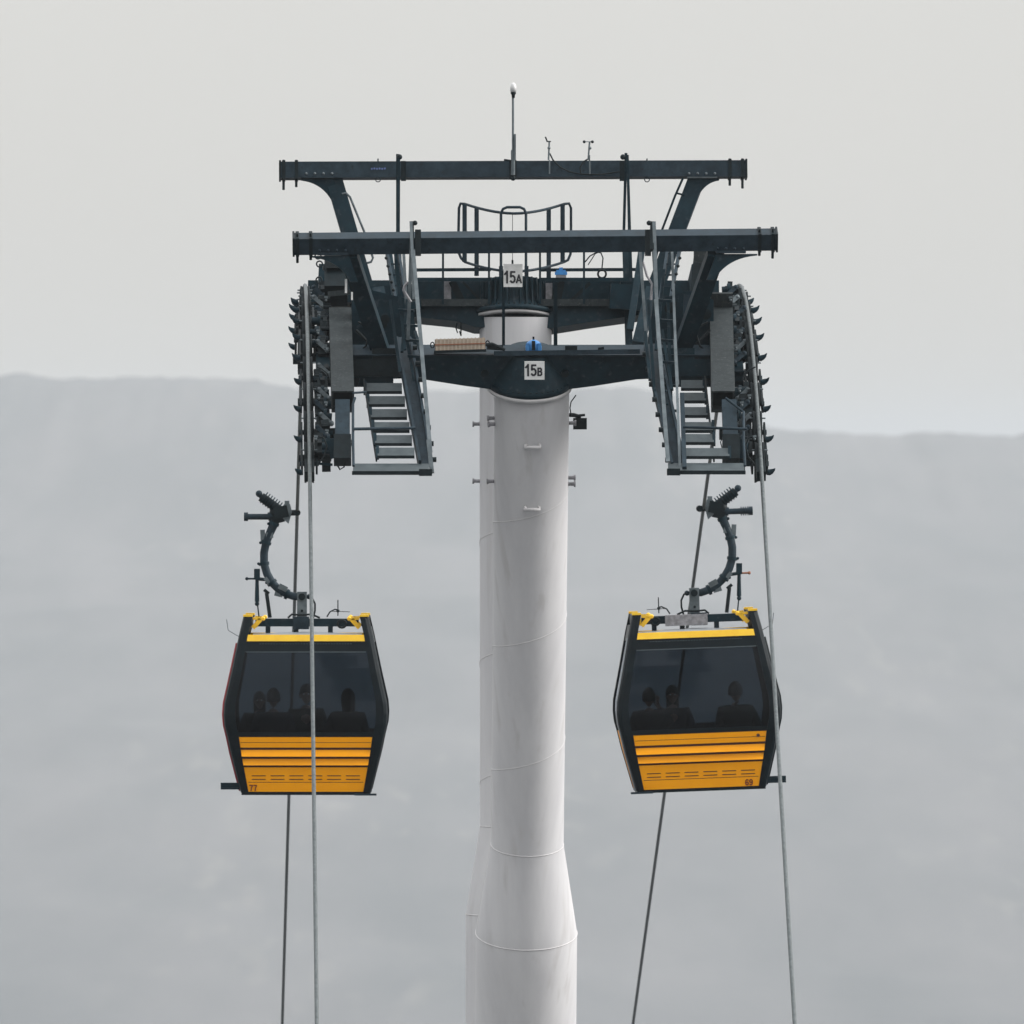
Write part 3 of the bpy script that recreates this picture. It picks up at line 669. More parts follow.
# ------------------------------------------------------------------ service catwalks in front of the head
def catwalk(side):
    root = front
    # (left x, right x, top y) of each tread
    if side < 0:
        tr_ = [(365, 402, 383), (368, 405, 396), (370.5, 407, 409), (373, 409.5, 422), (375, 412, 435), (377.5, 414.5, 447.5)]
        plat = (353, 429, 463.5); st = [(404, 338, 426, 466)]; outer = (353, 353.5)
    else:
        tr_ = [(681, 704, 380), (681, 706, 392.5), (682, 707.5, 407), (682, 713, 422), (682.5, 714, 434), (683, 729.5, 448)]
        plat = (668, 744.5, 463); st = [(652, 345, 678, 466)]; outer = (743.5, 745)
    stg = MB(); x0, y0, x1, y1 = st[0]
    stg.bar(Q(x0, y0, 128.7), Q(x1, y1, 126.5), 0.17, 0.035, side=(1, 0, 0)); 
    s2 = -1 if side < 0 else 1
    stg.bar(Q(x0 + s2 * 7, y0 + 4, 128.55), Q(x1 + s2 * 6, y1, 126.45), 0.03, 0.16, side=(1, 0, 0)); stg.bar(Q(x0 - s2 * 7, y0 + 4, 128.6), Q(x1 - s2 * 6, y1, 126.45), 0.03, 0.10, side=(1, 0, 0))
    cw = stg.build('catwalk', 'steel2', root)
    b = MB()
    for k in range(8):
        f_ = (k + .6) / 8; b.tube([Q(x0 - s2 * 7 + (x1 - x0) * f_, y0 + (y1 - y0) * f_, 128.5 - 2.15 * f_), Q(x0 - s2 * 11.5 + (x1 - x0) * f_, y0 + (y1 - y0) * f_, 128.5 - 2.15 * f_)], 0.030, 8)
    b.build('bolt_row', 'dark', cw)
    for i, (a, c, y) in enumerate(tr_):
        l = 128.3 - 1.7 * (y - 383) / 65.0
        lo = MB(); lo.box([Q(a, y + 8, l - .12), Q(c, y + 8, l - .12), Q(c, y + 9, l - .09), Q(a, y + 9, l - .09), Q(a, y, l), Q(c, y, l), Q(c, y + 1, l + .03), Q(a, y + 1, l + .03)])
        lo.build('step', 'tread', cw)
        eb = MB(); ex_ = a if side < 0 else c; eb.bar(Q(ex_, y - 1, l), Q(ex_, y + 11, l - .1), 0.035, 0.05, side=(1, 0, 0)); eb.build('step_bracket', 'steel', cw)
        lp = MB(); lp.bar(Q(a, y + 9.6, l - .10), Q(c, y + 9.6, l - .10), 0.05, 0.034, side=(0, 1, 0)); lp.build('step_lip', 'dark', cw)
    s_in = MB(); a, c = (tr_[0], tr_[-1]); xi = 0 if side < 0 else 1
    s_in.bar(Q(a[xi] - s2 * -1, a[2] - 2, 128.35), Q(c[xi] - s2 * -1 if side < 0 else tr_[-2][1], c[2] + 12, 126.6), 0.018, 0.06, side=(1, 0, 0)); s_in.build('stringer', 'dark', cw)
    a, c, y = plat
    lo = MB(); lo.box([Q(a, y + 7.5, 126.15), Q(c, y + 7.5, 126.15), Q(c, y + 9, 126.2), Q(a, y + 9, 126.2), Q(a, y, 126.45), Q(c, y, 126.45), Q(c, y + 1.5, 126.5), Q(a, y + 1.5, 126.5)]); lo.build('end_platform', 'tread', cw)
    lo = MB(); lo.bar(Q(a - 1, y + 9.5, 126.1), Q(c + 1, y + 9.5, 126.1), 0.06, 0.045, side=(0, 1, 0)); bx = (424 if side < 0 else 672); lo.bar(Q(bx - 5, y + 9, 126.08), Q(bx + 8, y + 9, 126.08), 0.09, 0.08, side=(0, 1, 0)); lo.build('end_lip', 'dark', cw)
    # side guard: thin upright and mid rail
    xo0, xo1 = outer
    gr = MB(); gr.tube([Q(xo0 + (2 if side < 0 else -18), 398, 127.2), Q(xo0, 404, 127.1) if side < 0 else Q(xo0, 412, 127.1), Q(xo0, 440, 126.5), Q(xo1, 466, 126.2)], 0.016, 8)
    if side < 0: gr.tube([Q(353, 429, 126.6), Q(415, 428, 126.9)], 0.018, 8); gr.tube([Q(353, 393, 127.3), Q(366, 392, 127.6)], 0.013, 8)
    else: gr.tube([Q(683, 427, 126.7), Q(747, 429, 126.6)], 0.016, 8); gr.bar(Q(682, 394, 127.4), Q(684.5, 468, 126.1), 0.05, 0.04)
    gr.build('guard_rail', 'steel2', cw)
    # suspension rods from the gantry beam
    rd = MB()
    if side < 0:
        rd.bar(Q(411, 222, 127.7), Q(414, 300, 127.4), 0.035, 0.06); rd.bar(Q(413, 250, 127.6), Q(430.5, 452, 126.2), 0.045, 0.03)
        rd.bar(Q(418, 300, 127.5), Q(424, 380, 127.0), 0.03, 0.03); rd.bar(Q(403, 240, 128.6), Q(408.5, 345, 128.2), 0.035, 0.03); rd.bar(Q(412, 222, 127.7), Q(408, 340, 127.9), 0.04, 0.03)
        rd.bar(Q(428.5, 440, 126.2), Q(432, 473, 126.1), 0.05, 0.05)
    else:
        rd.bar(Q(654, 222, 127.7), Q(658, 340, 127.3), 0.04, 0.05); rd.bar(Q(656, 300, 127.4), Q(668, 462, 126.2), 0.045, 0.03)
        rd.bar(Q(640, 250, 128.6), Q(648, 360, 128.2), 0.035, 0.03); rd.bar(Q(653, 250, 127.8), Q(663, 400, 127.2), 0.03, 0.03)
        rd.bar(Q(672, 250, 128.2), Q(680, 470, 126.3), 0.03, 0.03); rd.bar(Q(675, 340, 127.6), Q(677.5, 385, 127.3), 0.04, 0.03)
    r2 = MB()
    if side < 0:
        for a_, b_2 in (((396, 262), (405, 350)), ((400, 300), (416, 392)), ((390, 300), (400, 372)), ((407, 300), (402, 352)), ((415, 332), (421, 352))): r2.bar(Q(*a_, 128.2), Q(*b_2, 127.9), 0.035, 0.04)
        for y_ in (310, 325, 340, 356): r2.bar(Q(398 + (y_ - 310) * .22, y_, 128.0), Q(414 + (y_ - 310) * .2, y_ + 1, 127.9), 0.03, 0.03)
    else:
        for a_, b_2 in (((664, 270), (656, 350)), ((648, 300), (655, 400)), ((668, 300), (673, 460)), ((662, 330), (672, 390)), ((645, 332), (650, 380))): r2.bar(Q(*a_, 128.2), Q(*b_2, 127.7), 0.035, 0.04)
        for y_ in (300, 320, 340, 362, 385, 410, 436): r2.bar(Q(656 + (y_ - 300) * .1, y_, 127.9), Q(672 + (y_ - 300) * .05, y_ + 1, 127.8), 0.03, 0.03)
        for y_ in range(352, 458, 13): r2.ball(Q(661 + (y_ - 352) * .12, y_, 127.4), .018, 6)
    r2.build('lattice_bar', 'steel', cw)
    rd.build('hanger_rod', 'galv', cw)
    cl = MB(); px = 412 if side < 0 else 652
    cl.bar(Q(px - s2 * 0, 222, 127.72), Q(px, 250, 127.6), 0.045, 0.05); cl.bar(Q(px + (6 if side < 0 else -4), 230, 127.74), Q(px + (6 if side < 0 else -4), 255.5, 127.68), 0.07, 0.06); cl.ball(Q(px + 3 * (1 if side < 0 else -1), 223, 127.7), 0.03, 8)
    cl.build('clamp', 'dark', cw)
    hg = MB()
    if side < 0: hg.tube([Q(x, y, 127.5) for x, y in ((408, 282), (404.5, 286), (403.5, 290), (407, 296), (411, 302))], 0.016, 8)
    else: hg.tube([Q(x, y, 127.5) for x, y in ((643, 262), (647, 276), (652, 284), (651, 300))], 0.014, 8)
    hg.build('pale_hose', 'case', cw)
    return cw
catwalk(-1); catwalk(1)
# the rear tower's catwalk hangers, seen above and between the beams
for xs_, in (((397.5, 154, 393.5, 250, 404, 300),), ((626, 153, 626, 250, 634, 310),)):
    a = xs_; cw = MB(); l = 134.05
    cw.bar(Q(a[0], a[1], l), Q(a[0] + (0 if a[0] < 500 else -2.5), 245, l), 0.035, 0.05)
    cw.bar(Q(a[0] + 1.5, a[1] + 2, l - .1), Q(a[0] + (0 if a[0] < 500 else 5.5), 310, l - .2), 0.03, 0.045, w2=0.05)
    cw.bar(Q(a[0], 250, l), Q(a[0] + (4 if a[0] < 500 else 3), 345, l - .4), 0.09, 0.06)
    c_ = cw.build('catwalk_hanger', 'steel', rear)
    k_ = MB(); kx = a[0] + (6 if a[0] < 500 else -4)
    k_.bar(Q(kx, 161, l - .14), Q(kx, 181, l - .14), 0.06, 0.05); k_.ball(Q(a[0] + (2 if a[0] < 500 else -3), 157, l - .1), 0.035, 8); k_.build('clamp', 'dark', c_)
for side in (-1, 1):     # rear catwalk side frames behind the front ladder
    d = MB(); sx = lambda x: x if side < 0 else 1030 - x
    d.bar(Q(sx(388), 248, 132.8), Q(sx(400), 330, 132.2), 0.08, 0.05); d.bar(Q(sx(378), 290, 133.0), Q(sx(392), 345, 132.4), 0.14, 0.12); d.bar(Q(sx(360), 300, 133.6), Q(sx(420), 296, 133.6), 0.3, 0.3, side=(0, 1, 0))
    d.build('catwalk_frame', 'steel', rear)
    m_ = MB(); m_.fbox(RH, min(side * 1.3, side * 2.5), max(side * 1.3, side * 2.5), -0.25, 0.3, 0.15, 0.42); m_.fbox(RH, side * 2.25 - .13, side * 2.25 + .13, -1.3, 1.3, 0.18, 0.42); m_.build('main_beam', 'steel', rear)

# ------------------------------------------------------------------ haul ropes
for side, lab in ((-1, 'left of the two steel haul ropes, running over the sheaves past cabin 77'), (1, 'right of the two steel haul ropes, running over the sheaves past cabin 69')):
    r_ = MB(); ls = [40 + 2 * k for k in range(42)] + [124 + .25 * k for k in range(48)] + [136 + 4 * k for k in range(100)]
    r_.tube([L(side * 2.6, l, rope_z(l)) for l in ls], 0.0225, 12)
    single('haul_rope', r_, 'rope', L(side * 2.6, 131, rope_z(131)), lab, 'rope', 'haul ropes')

# ------------------------------------------------------------------ signs
GLY = {   # stroke skeletons in a unit cell (width .6, height 1)
    '1': [[(.08, .72), (.36, .93)], [(.36, .98), (.36, .02)]],
    '5': [[(.56, .92), (.12, .92), (.09, .52)], [(.09, .52), (.24, .60), (.40, .59), (.54, .46), (.56, .30), (.50, .15), (.36, .07), (.20, .08), (.07, .18)]],
    'A': [[(.02, .02), (.32, .95)], [(.32, .95), (.62, .02)], [(.13, .30), (.51, .30)]],
    'B': [[(.10, .05), (.10, .94)], [(.10, .93), (.38, .93), (.50, .84), (.50, .64), (.38, .53), (.10, .53)], [(.38, .53), (.54, .42), (.54, .18), (.40, .07), (.10, .07)]],
    '7': [[(.06, .92), (.56, .92), (.38, .55), (.28, .02)]],
    '6': [[(.52, .80), (.42, .92), (.24, .92), (.11, .74), (.08, .40), (.14, .15), (.30, .06), (.46, .13), (.54, .30), (.48, .47), (.33, .55), (.18, .48), (.09, .34)]],
    '9': [[(.08, .18), (.20, .07), (.38, .08), (.50, .26), (.53, .60), (.47, .84), (.31, .93), (.14, .86), (.07, .69), (.13, .52), (.29, .44), (.44, .50), (.52, .66)]],
}
def lettering(parts_, parent, place, m, name='lettering'):
    """parts_: (text, height, stroke, x, y, width scale); place(x, y, z) -> point in parent's space"""
    s = MB(); lay = 0
    for txt, h, wd, x, y, sx_ in parts_:
        for ch in txt:
            for ln in GLY[ch]:
                P = [(x + a * h * sx_, y + b * h) for a, b in ln]
                for (ax, ay), (bx, by) in zip(P, P[1:]):
                    d = math.hypot(bx - ax, by - ay); ux, uy = (bx - ax) / d * wd * .5, (by - ay) / d * wd * .5; lay += 1
                    z1 = .002 + .00003 * (lay % 40)
                    c = [(ax - ux * .6 + uy, ay - uy * .6 - ux), (bx + ux * .6 + uy, by + uy * .6 - ux), (bx + ux * .6 - uy, by + uy * .6 + ux), (ax - ux * .6 - uy, ay - uy * .6 + ux)]
                    s.box([place(p, q, 0) for p, q in c] + [place(p, q, z1) for p, q in c])
            x += .70 * h * sx_
    return s.build(name, m, parent)
def sign(px0, px1, py0, py1, l, third, label, tilt):
    c = Q((px0 + px1) / 2, (py0 + py1) / 2, l); W_ = (px1 - px0) * l / FPX; H_ = (py1 - py0) * l / FPX
    u = Vector((0, -math.sin(R(tilt)), math.cos(R(tilt)))); r_ = Vector((1, YAW, 0)); n_ = r_.cross(u) 
    if n_.y > 0: n_ = -n_
    def pl(x, y, z): return c + r_ * x + u * y + n_ * z
    root = empty('number_sign', c, label, 'sign', 'number plates on the towers')
    b = MB(); b.box([pl(-W_ / 2, -H_ / 2, -.006), pl(W_ / 2, -H_ / 2, -.006), pl(W_ / 2, -H_ / 2, .0), pl(-W_ / 2, -H_ / 2, .0), pl(-W_ / 2, H_ / 2, -.006), pl(W_ / 2, H_ / 2, -.006), pl(W_ / 2, H_ / 2, 0), pl(-W_ / 2, H_ / 2, 0)])
    b.build('plate', 'white', root)
    k = 1.0; yb = -H_ / 2 + 0.045
    lettering([('15', 0.142 * k, 0.022, -W_ / 2 + 0.006, yb, 0.70), (third, 0.098 * k, 0.019, -W_ / 2 + 0.006 + 0.144 * k, yb + .002, 0.92)], root, lambda x, y, z: pl(x, y, z + .003), 'ink')
sign(503.5, 522.5, 264, 287, 128.2, 'A', 'white plate reading 15A fixed to the post above the upper cross beam', 3)
sign(524.5, 544.5, 361, 380, 128.35, 'B', 'white plate reading 15B on the hub of the nearer cross beam', 16)
tp = MB(); tp.bar(FH(0.03, -0.36, 0.16), FH(0.03, -0.19, 0.24), 0.05, 0.05); tp.build('sign_bracket', 'steel', head_f)

# ------------------------------------------------------------------ things mounted on the heads
# beacon mast
root = empty('beacon_mast', Q(513, 178, 134.1), 'slim grey mast with a domed warning lamp standing on the middle of the upper beam', 'beacon')
b = MB(); b.tube([Q(513, 175, 134.1), Q(513, 150, 134.1)], 0.026, 12); b.tube([Q(513, 150, 134.1), Q(513, 97, 134.1)], 0.014, 10); b.bar(Q(515, 134, 134.08), Q(515, 160, 134.08), 0.022, 0.03); b.build('pole', 'galv', root)
b = MB(); b.bar(Q(513, 160, 134.15), Q(513, 179.5, 134.15), 0.085, 0.06); b.tube([Q(504, 159.8, 134.1), Q(513, 161, 134.1)], 0.012, 8); b.ball(Q(513, 178, 134.13), 0.035, 8); b.build('clamp', 'dark', root)
b = MB(); F = frame(134.1, 0, 0, TZ(513.3, 90, 134.1)[0]); z0 = TZ(513, 98, 134.1)[1]
b.lathe(F, [(0, z0), (0.018, z0), (0.022, z0 + .04), (0.032, z0 + .05), (0.034, z0 + .072), (0, z0 + .075)], 20); b.build('socket', 'dark', root)
b = MB(); b.lathe(F, [(0.0, z0 + .075), (0.036, z0 + .075), (0.038, z0 + .13), (0.030, z0 + .165), (0.014, z0 + .185), (0, z0 + .187)], 20); b.build('lamp_dome', 'lampglass', root)
# wind vane and anemometer
root = empty('wind_vane', Q(549, 178, 134.05), 'tiny wind vane with a tilted fin standing on the upper beam beside the mast', 'wind vane')
b = MB(); b.tube([Q(549.5, 174, 134.08), Q(549.5, 160, 134.08)], 0.008, 8); b.tube([Q(548.5, 160, 134.08), Q(549.3, 142, 134.08)], 0.011, 8); b.ball(Q(549, 148, 134.08), 0.02, 8); b.build('pole', 'galv', root)
b = MB(); b.tube([Q(546.5, 141.5, 134.08), Q(551, 141.5, 134.08)], 0.007, 6); b.bar(Q(545.4, 136.8, 134.08), Q(547.3, 141.8, 134.08), 0.018, 0.01); b.build('fin', 'dark', root)
root = empty('anemometer', Q(589, 178, 134.05), 'cup anemometer with dark cups standing on the upper beam nearer its right end', 'anemometer')
b = MB(); b.tube([Q(589.8, 174, 134.08), Q(589.5, 155, 134.08)], 0.008, 8); b.tube([Q(588.2, 160, 134.08), Q(589.6, 142, 134.08)], 0.011, 8); b.ball(Q(590, 148, 134.08), 0.02, 8); b.tube([Q(584, 141.7, 134.08), Q(592.5, 141.7, 134.08)], 0.005, 6); b.build('pole', 'galv', root)
for px in (584.2, 592.4):
    b = MB(); b.ball(Q(px, 141.8, 134.08), 0.019, 10); b.build('cup', 'dark', root)
b = MB(); b.tube([Q(x, y, 134.16) for x, y in ((549.5, 153), (553, 160), (560, 167), (569, 171.5), (580, 174), (600, 174.5), (624, 171))], 0.009, 6); b.tube([Q(x, y, 134.16) for x, y in ((588, 159), (583, 162), (580, 168), (581, 174))], 0.009, 6)
single('sensor_cable', b, 'rubber', Q(580, 174, 134.1), 'black cable drooping along the upper beam between the wind sensors', 'cable')
# blue devices
def blue_thing(px, py, l, k, label, fins):
    root = empty('blue_housing', Q(px, py + 7 * k, l), label, 'device')
    b = MB(); c = Q(px, py, l)
    F = lambda t, u, v: c + Vector((t, u, v)) * k
    if fins:
        b.lathe(F, [(0.0, 0.075), (0.035, 0.07), (0.075, 0.045), (0.095, 0.0), (0.095, -0.05), (0.09, -0.06), (0, -0.06)], 24)
        b.abox(0, 0, 0, 0, 0, 0) if False else None
        for t in (-0.09, 0.05): b.fbox(F, t, t + .04, -.11, -.05, -.06, .03)
        b.build('cover', 'blue', root)
        b = MB(); b.fbox(F, -.02, .02, -.10, .0, -.05, .06); b.tube([F(0, 0, .07), F(0, 0, .11)], .012, 8); b.build('strap', 'dark', root)
        b = MB(); b.lathe(F, [(0, -.062), (.17, -.062), (.20, -.085), (.13, -.12), (0, -.12)], 24); b.build('base', 'rubber', root)
    else:
        b.fbox(F, -.10, .10, -.06, .06, -.03, .02); b.fbox(F, -.075, .075, -.05, .05, .021, .05); b.fbox(F, -.03, .03, -.03, .03, .051, .09); b.build('cover', 'blue', root)
        b = MB(); b.fbox(F, -.085, .085, -.05, .05, -.075, -.031); b.build('base', 'case', root)
blue_thing(533.5, 346, 128.75, 1.0, 'blue domed housing with a black base on the nearer cross beam above the 15B plate', True)
blue_thing(561, 273, 133.7, 0.75, 'smaller blue flat-topped housing on the farther deck, right of the hoop railing', False)
# beige ribbed box
root = empty('ribbed_box', Q(459, 352, 128.6), 'beige ribbed metal box lying on the left half of the nearer cross beam', 'box')
a = Q(435, 345, 128.55); c = Q(485, 343.5, 128.55)
b = MB(); b.bar(a, c, 0.16, 0.13, side=(0, 1, 0)); b.build('case', 'beige', root)
b = MB(); M['rib'] = mat('pale_rib', (0.50, 0.42, 0.33), None, 0.7)
for k in range(13):
    p = a.lerp(c, (k + .5) / 13); b.bar(p + Vector((0, -.084, -.066)), p + Vector((0, -.084, .066)), 0.018, 0.008); b.bar(p + Vector((0, -.08, .068)), p + Vector((0, .08, .068)), 0.018, 0.008)
b.build('rib', 'rib', root)
b = MB(); b.bar(a + Vector((0, -.09, .0)), c + Vector((0, -.09, .0)), 0.012, 0.012); b.build('band', 'brown', root)
b = MB()
for p in (a + Vector((-.03, 0, 0)), c + Vector((.03, 0, 0))): b.tube([p + Vector((math.cos(q) * .022, 0, math.sin(q) * .032)) for q in [k * PI / 6 for k in range(13)]], 0.007, 6)
b.build('handle', 'dark', root)
b = MB(); b.bar(Q(434, 352, 128.55), Q(486, 350.5, 128.55), 0.2, 0.03, side=(0, 1, 0)); b.build('tray', 'dark', root)
# items on the top plate
b = MB(); b.bar(Q(487, 347, 128.6), Q(503, 348, 128.6), 0.10, 0.06, side=(0, 1, 0)); b.tube([Q(484, 345, 128.5), Q(492, 344, 128.5), Q(499, 347, 128.5), Q(505, 350, 128.5)], 0.02, 8); b.build('cable_bundle', 'rubber', head_f)
b = MB(); b.bar(Q(565, 348, 128.65), Q(577, 348, 128.65), 0.12, 0.05, side=(0, 1, 0)); b.bar(Q(598, 349, 128.7), Q(604, 348, 128.7), 0.04, 0.03); b.build('cleat', 'dark', head_f)
b = MB(); b.bar(Q(494, 353.5, 128.52), Q(640, 351.5, 128.52), 0.05, 0.055, side=(0, 1, 0)); b.build('cable_duct', 'steel2', head_f)
# spot camera under the hub
root = empty('floodlight', Q(580, 423, 129.4), 'small black box-shaped floodlight on a bracket at the right of the shaft', 'floodlight')
b = MB(); b.abox(*(lambda c: (c.x - .08, c.x + .08, c.y - .06, c.y + .06, c.z - .07, c.z + .065))(Q(580, 423.5, 129.4))); b.build('body', 'dark', root)
b = MB(); b.abox(*(lambda c: (c.x - .06, c.x + .06, c.y - .068, c.y - .062, c.z - .05, c.z + .045))(Q(580, 423.5, 129.4))); b.build('lens', 'rubber', root)
b = MB(); b.tube([Q(570, 415, 129.3), Q(574, 415, 129.35), Q(580, 417, 129.4)], 0.025, 8); b.bar(Q(573, 416, 129.4), Q(585, 415, 129.4), 0.04, 0.03); b.build('bracket', 'dark', root)
b = MB(); b.tube([Q(x, y, 129.3) for x, y in ((576, 395), (571, 402), (570, 408), (571, 414), (575, 417))], 0.007, 6); b.build('cord', 'rubber', root)

# ------------------------------------------------------------------ gondola cabins
LV = [(0.0, 0.83, 0.80), (0.10, 0.855, 0.825), (0.50, 0.955, 0.93), (0.72, 1.00, 0.985), (0.865, 1.035, 1.00), (1.0, 1.045, 1.00), (1.145, 1.035, 0.985), (1.53, 0.95, 0.925), (2.00, 0.855, 0.80), (2.24, 0.80, 0.72)]
def prof(z):
    for i in range(len(LV) - 1):
        if LV[i][0] <= z <= LV[i + 1][0]:
            k = (z - LV[i][0]) / (LV[i + 1][0] - LV[i][0]); return (LV[i][1] + (LV[i + 1][1] - LV[i][1]) * k, LV[i][2] + (LV[i + 1][2] - LV[i][2]) * k)
    return LV[-1][1:] if z > 1 else LV[0][1:]
def ix(z):
    ox = prof(z)[0]; return ox - (0.10 + 0.05 * min(1, z / .7) if z < .9 else 0.15 - 0.035 * min(1, (z - .9) / 1.1))
def cabin(sx, loc, roll, yaw, number, label):
    root = empty('gondola_cabin', loc, label, 'gondola', 'yellow gondola cabins'); OFF[root.name] = Vector((0, 0, 0))
    root.rotation_euler = (0, R(roll), R(yaw))
    B = lambda name, s, m, par=root: s.build(name, m, par, Vector((0, 0, 0)))
    # corner posts
    zs = [a[0] for a in LV]
    for qx in (-1, 1):
        for qy in (-1, 1):
            s = MB(); vs = []; fs = []
            for z in zs:
                ox, d = prof(z); i_ = ix(z)
                sec = [(i_, d), (ox - .05, d), (ox - .015, d - .02), (ox, d - .06), (ox, d - .2), (ox - .05, d - .2), (i_, d - .05)]
                vs += [Vector((qx * a, qy * c, z)) for a, c in sec]
            n = 7
            for i in range(len(zs) - 1): fs += [(i * n + k, i * n + (k + 1) % n, (i + 1) * n + (k + 1) % n, (i + 1) * n + k) for k in range(n)]
            fs += [tuple(range(n)), tuple(range((len(zs) - 1) * n, len(zs) * n))]
            s.add(vs, fs, False); post = B('corner_post', s, 'black')
            cp = MB(); cp.abox(*sorted((qx * 0.685, qx * 0.80)), *sorted((qy * 0.56, qy * 0.725)), 2.241, 2.268); B('corner_cap', cp, 'yellow2', post)
            cp = MB(); p0 = Vector((qx * 0.68, qy * 0.60, 2.215)); cp.bar(p0, p0 + Vector((-qx * .15, 0, -.005)), 0.07, 0.03, side=(0, 1, 0)); cp.bar(p0 + Vector((-qx * .0, -qy * .0, -.12)), p0 + Vector((-qx * .10, 0, -.01)), 0.07, 0.055, side=(0, 1, 0))
            cp.ball(p0 + Vector((-qx * .13, -qy * 0.01, 0.0)), 0.03, 8); B('roof_bracket', cp, 'yellow2', post)
    # side roof rails, sills
    for qx in (-1, 1):
        s = MB(); s.abox(*sorted((qx * .70, qx * .795)), -.55, .55, 2.12, 2.238); B('roof_rail', s, 'black')
    # end panels (both ends alike)
    def strip(qy, z0, z1, inset, steps=6, m=1.0, th=0.02, inset2=None):
        s = MB(); vs = []; n = steps + 1
        for k in range(n):
            z = z0 + (z1 - z0) * k / steps; i_ = ix(z) * m; d = prof(z)[1] - (inset + ((inset2 if inset2 is not None else inset) - inset) * k / steps)
            vs += [Vector((-i_, qy * d, z)), Vector((i_, qy * d, z)), Vector((i_, qy * (d - th), z)), Vector((-i_, qy * (d - th), z))]
        fs = [(0, 1, 2, 3), (steps * 4, steps * 4 + 3, steps * 4 + 2, steps * 4 + 1)]
        for k in range(steps):
            a = k * 4; fs += [(a, a + 4, a + 5, a + 1), (a + 1, a + 5, a + 6, a + 2), (a + 2, a + 6, a + 7, a + 3), (a + 3, a + 7, a + 4, a)]
        return s.add(vs, fs)
    for qy in (-1, 1):
        # lower yellow shell in bands with real grooves between
        bands = [(0.012, 0.325, 0.010), (0.352, 0.437, 0.002), (0.464, 0.552, 0.002), (0.579, 0.712, 0.008)]
        ep = B('end_panel', strip(qy, 0.0, 0.735, 0.03, 6), 'groove')
        for a, c, ins in bands: B('band', strip(qy, a, c, ins if c - a > .1 else -.022, 3, inset2=None if c - a > .1 else .032), 'yellow', ep)
        B('crease', strip(qy, 0.640, 0.646, 0.0075, 1, 0.99), 'groove', ep)
        B('crease', strip(qy, 0.130, 0.137, 0.0095, 1, 0.97), 'groove', ep)
        vt = MB()
        for row in (0.166, 0.212):
            for k in range(6):
                xc = -0.60 + k * 0.24; d = prof(row)[1] - 0.005
                vt.abox(xc - .088, xc + .088, *sorted((qy * d, qy * (d - .03))), row, row + .010)
        B('vent_slot', vt, 'groove', ep)
        # glass
        gl = B('window', strip(qy, 0.765, 1.795, 0.02, 10, 1.02, 0.008), 'glass')
        B('window_frame', strip(qy, 0.72, 0.775, 0.012, 1, 1.0, 0.03), 'black', gl)
        hd_ = B('header', strip(qy, 1.80, 1.925, 0.006, 2, 1.0, 0.05), 'black')
        B('trim_line', strip(qy, 1.788, 1.80, 0.004, 1, 0.98, 0.02), 'tread', hd_)
        pr = MB()
        for k in range(34):
            xc = -0.58 + k * 0.035; d = prof(1.90)[1] - .004
            pr.abox(xc - .011, xc + .011, *sorted((qy * d, qy * (d - .01))), 1.893, 1.901)
        B('vent_row', pr, 'tread', hd_)
        B('roof_fascia', strip(qy, 1.93, 2.012, -0.004, 1, 1.0, 0.06), 'yellow2')
        # header side pieces darken the glass border
    # side walls: lower panel, door glass, red or white trim on the door side
    for qx in (-1, 1):
        def side_strip(z0, z1, inset, steps, y0f=-1, y1f=1, th=0.02):
            s = MB(); vs = []
            for k in range(steps + 1):
                z = z0 + (z1 - z0) * k / steps; ox, d = prof(z); x_ = ox - inset; yy = d - .19
                vs += [Vector((qx * x_, y0f * yy, z)), Vector((qx * x_, y1f * yy, z)), Vector((qx * (x_ - th), y1f * yy, z)), Vector((qx * (x_ - th), y0f * yy, z))]
            fs = [(0, 1, 2, 3), (steps * 4, steps * 4 + 3, steps * 4 + 2, steps * 4 + 1)]
            for k in range(steps):
                a = k * 4; fs += [(a, a + 4, a + 5, a + 1), (a + 1, a + 5, a + 6, a + 2), (a + 2, a + 6, a + 7, a + 3), (a + 3, a + 7, a + 4, a)]
            return s.add(vs, fs)
        sw = B('side_wall' if qx != sx else 'door', side_strip(0.0, 0.74, 0.01, 5), 'yellow' if qx != sx else 'black')
        B('side_glass', side_strip(0.75, 1.90, 0.015, 9, -1, 1, 0.008), 'glass', sw)
        B('side_header', side_strip(1.90, 2.10, 0.01, 3), 'black', sw)
        if qx == sx:
            tp_ = MB(); tp_.tube([Vector((qx * (prof(z)[0] + .012), -prof(z)[1] + .24, z)) for z in [0.02, .3, .5, .72, .865, 1.0, 1.145, 1.4, 1.6, 1.9]], 0.014, 8); B('door_seal', tp_, 'redtrim' if sx < 0 else 'black', sw)
    if sx > 0:
        tp_ = MB(); tp_.tube([Vector((-(prof(z)[0] + .004), -prof(z)[1] + .075, z)) for z in [0.02, .3, .5, .72, .865, 1.0, 1.145, 1.4, 1.7, 1.95]], 0.013, 8); B('edge_trim', tp_, 'roof')
    # floor, roof, foot brackets
    s = MB(); s.abox(-.82, .82, -.79, .79, -.03, .025); B('floor', s, 'black')
    s = MB()
    n = 8; vs = []
    for j in range(n + 1):
        y_ = -.74 + 1.48 * j / n
        for i in range(n + 1):
            x_ = -.70 + 1.40 * i / n; vs.append(Vector((x_, y_, 2.0 + .035 * (1 - (x_ / .7) ** 2) * (1 - (y_ / .74) ** 2))))
    s.add(vs, [(j * 9 + i, j * 9 + i + 1, (j + 1) * 9 + i + 1, (j + 1) * 9 + i) for j in range(n) for i in range(n)], True); s.abox(-.70, .70, -.74, .74, 1.94, 1.995)
    rf = B('roof', s, 'roof')
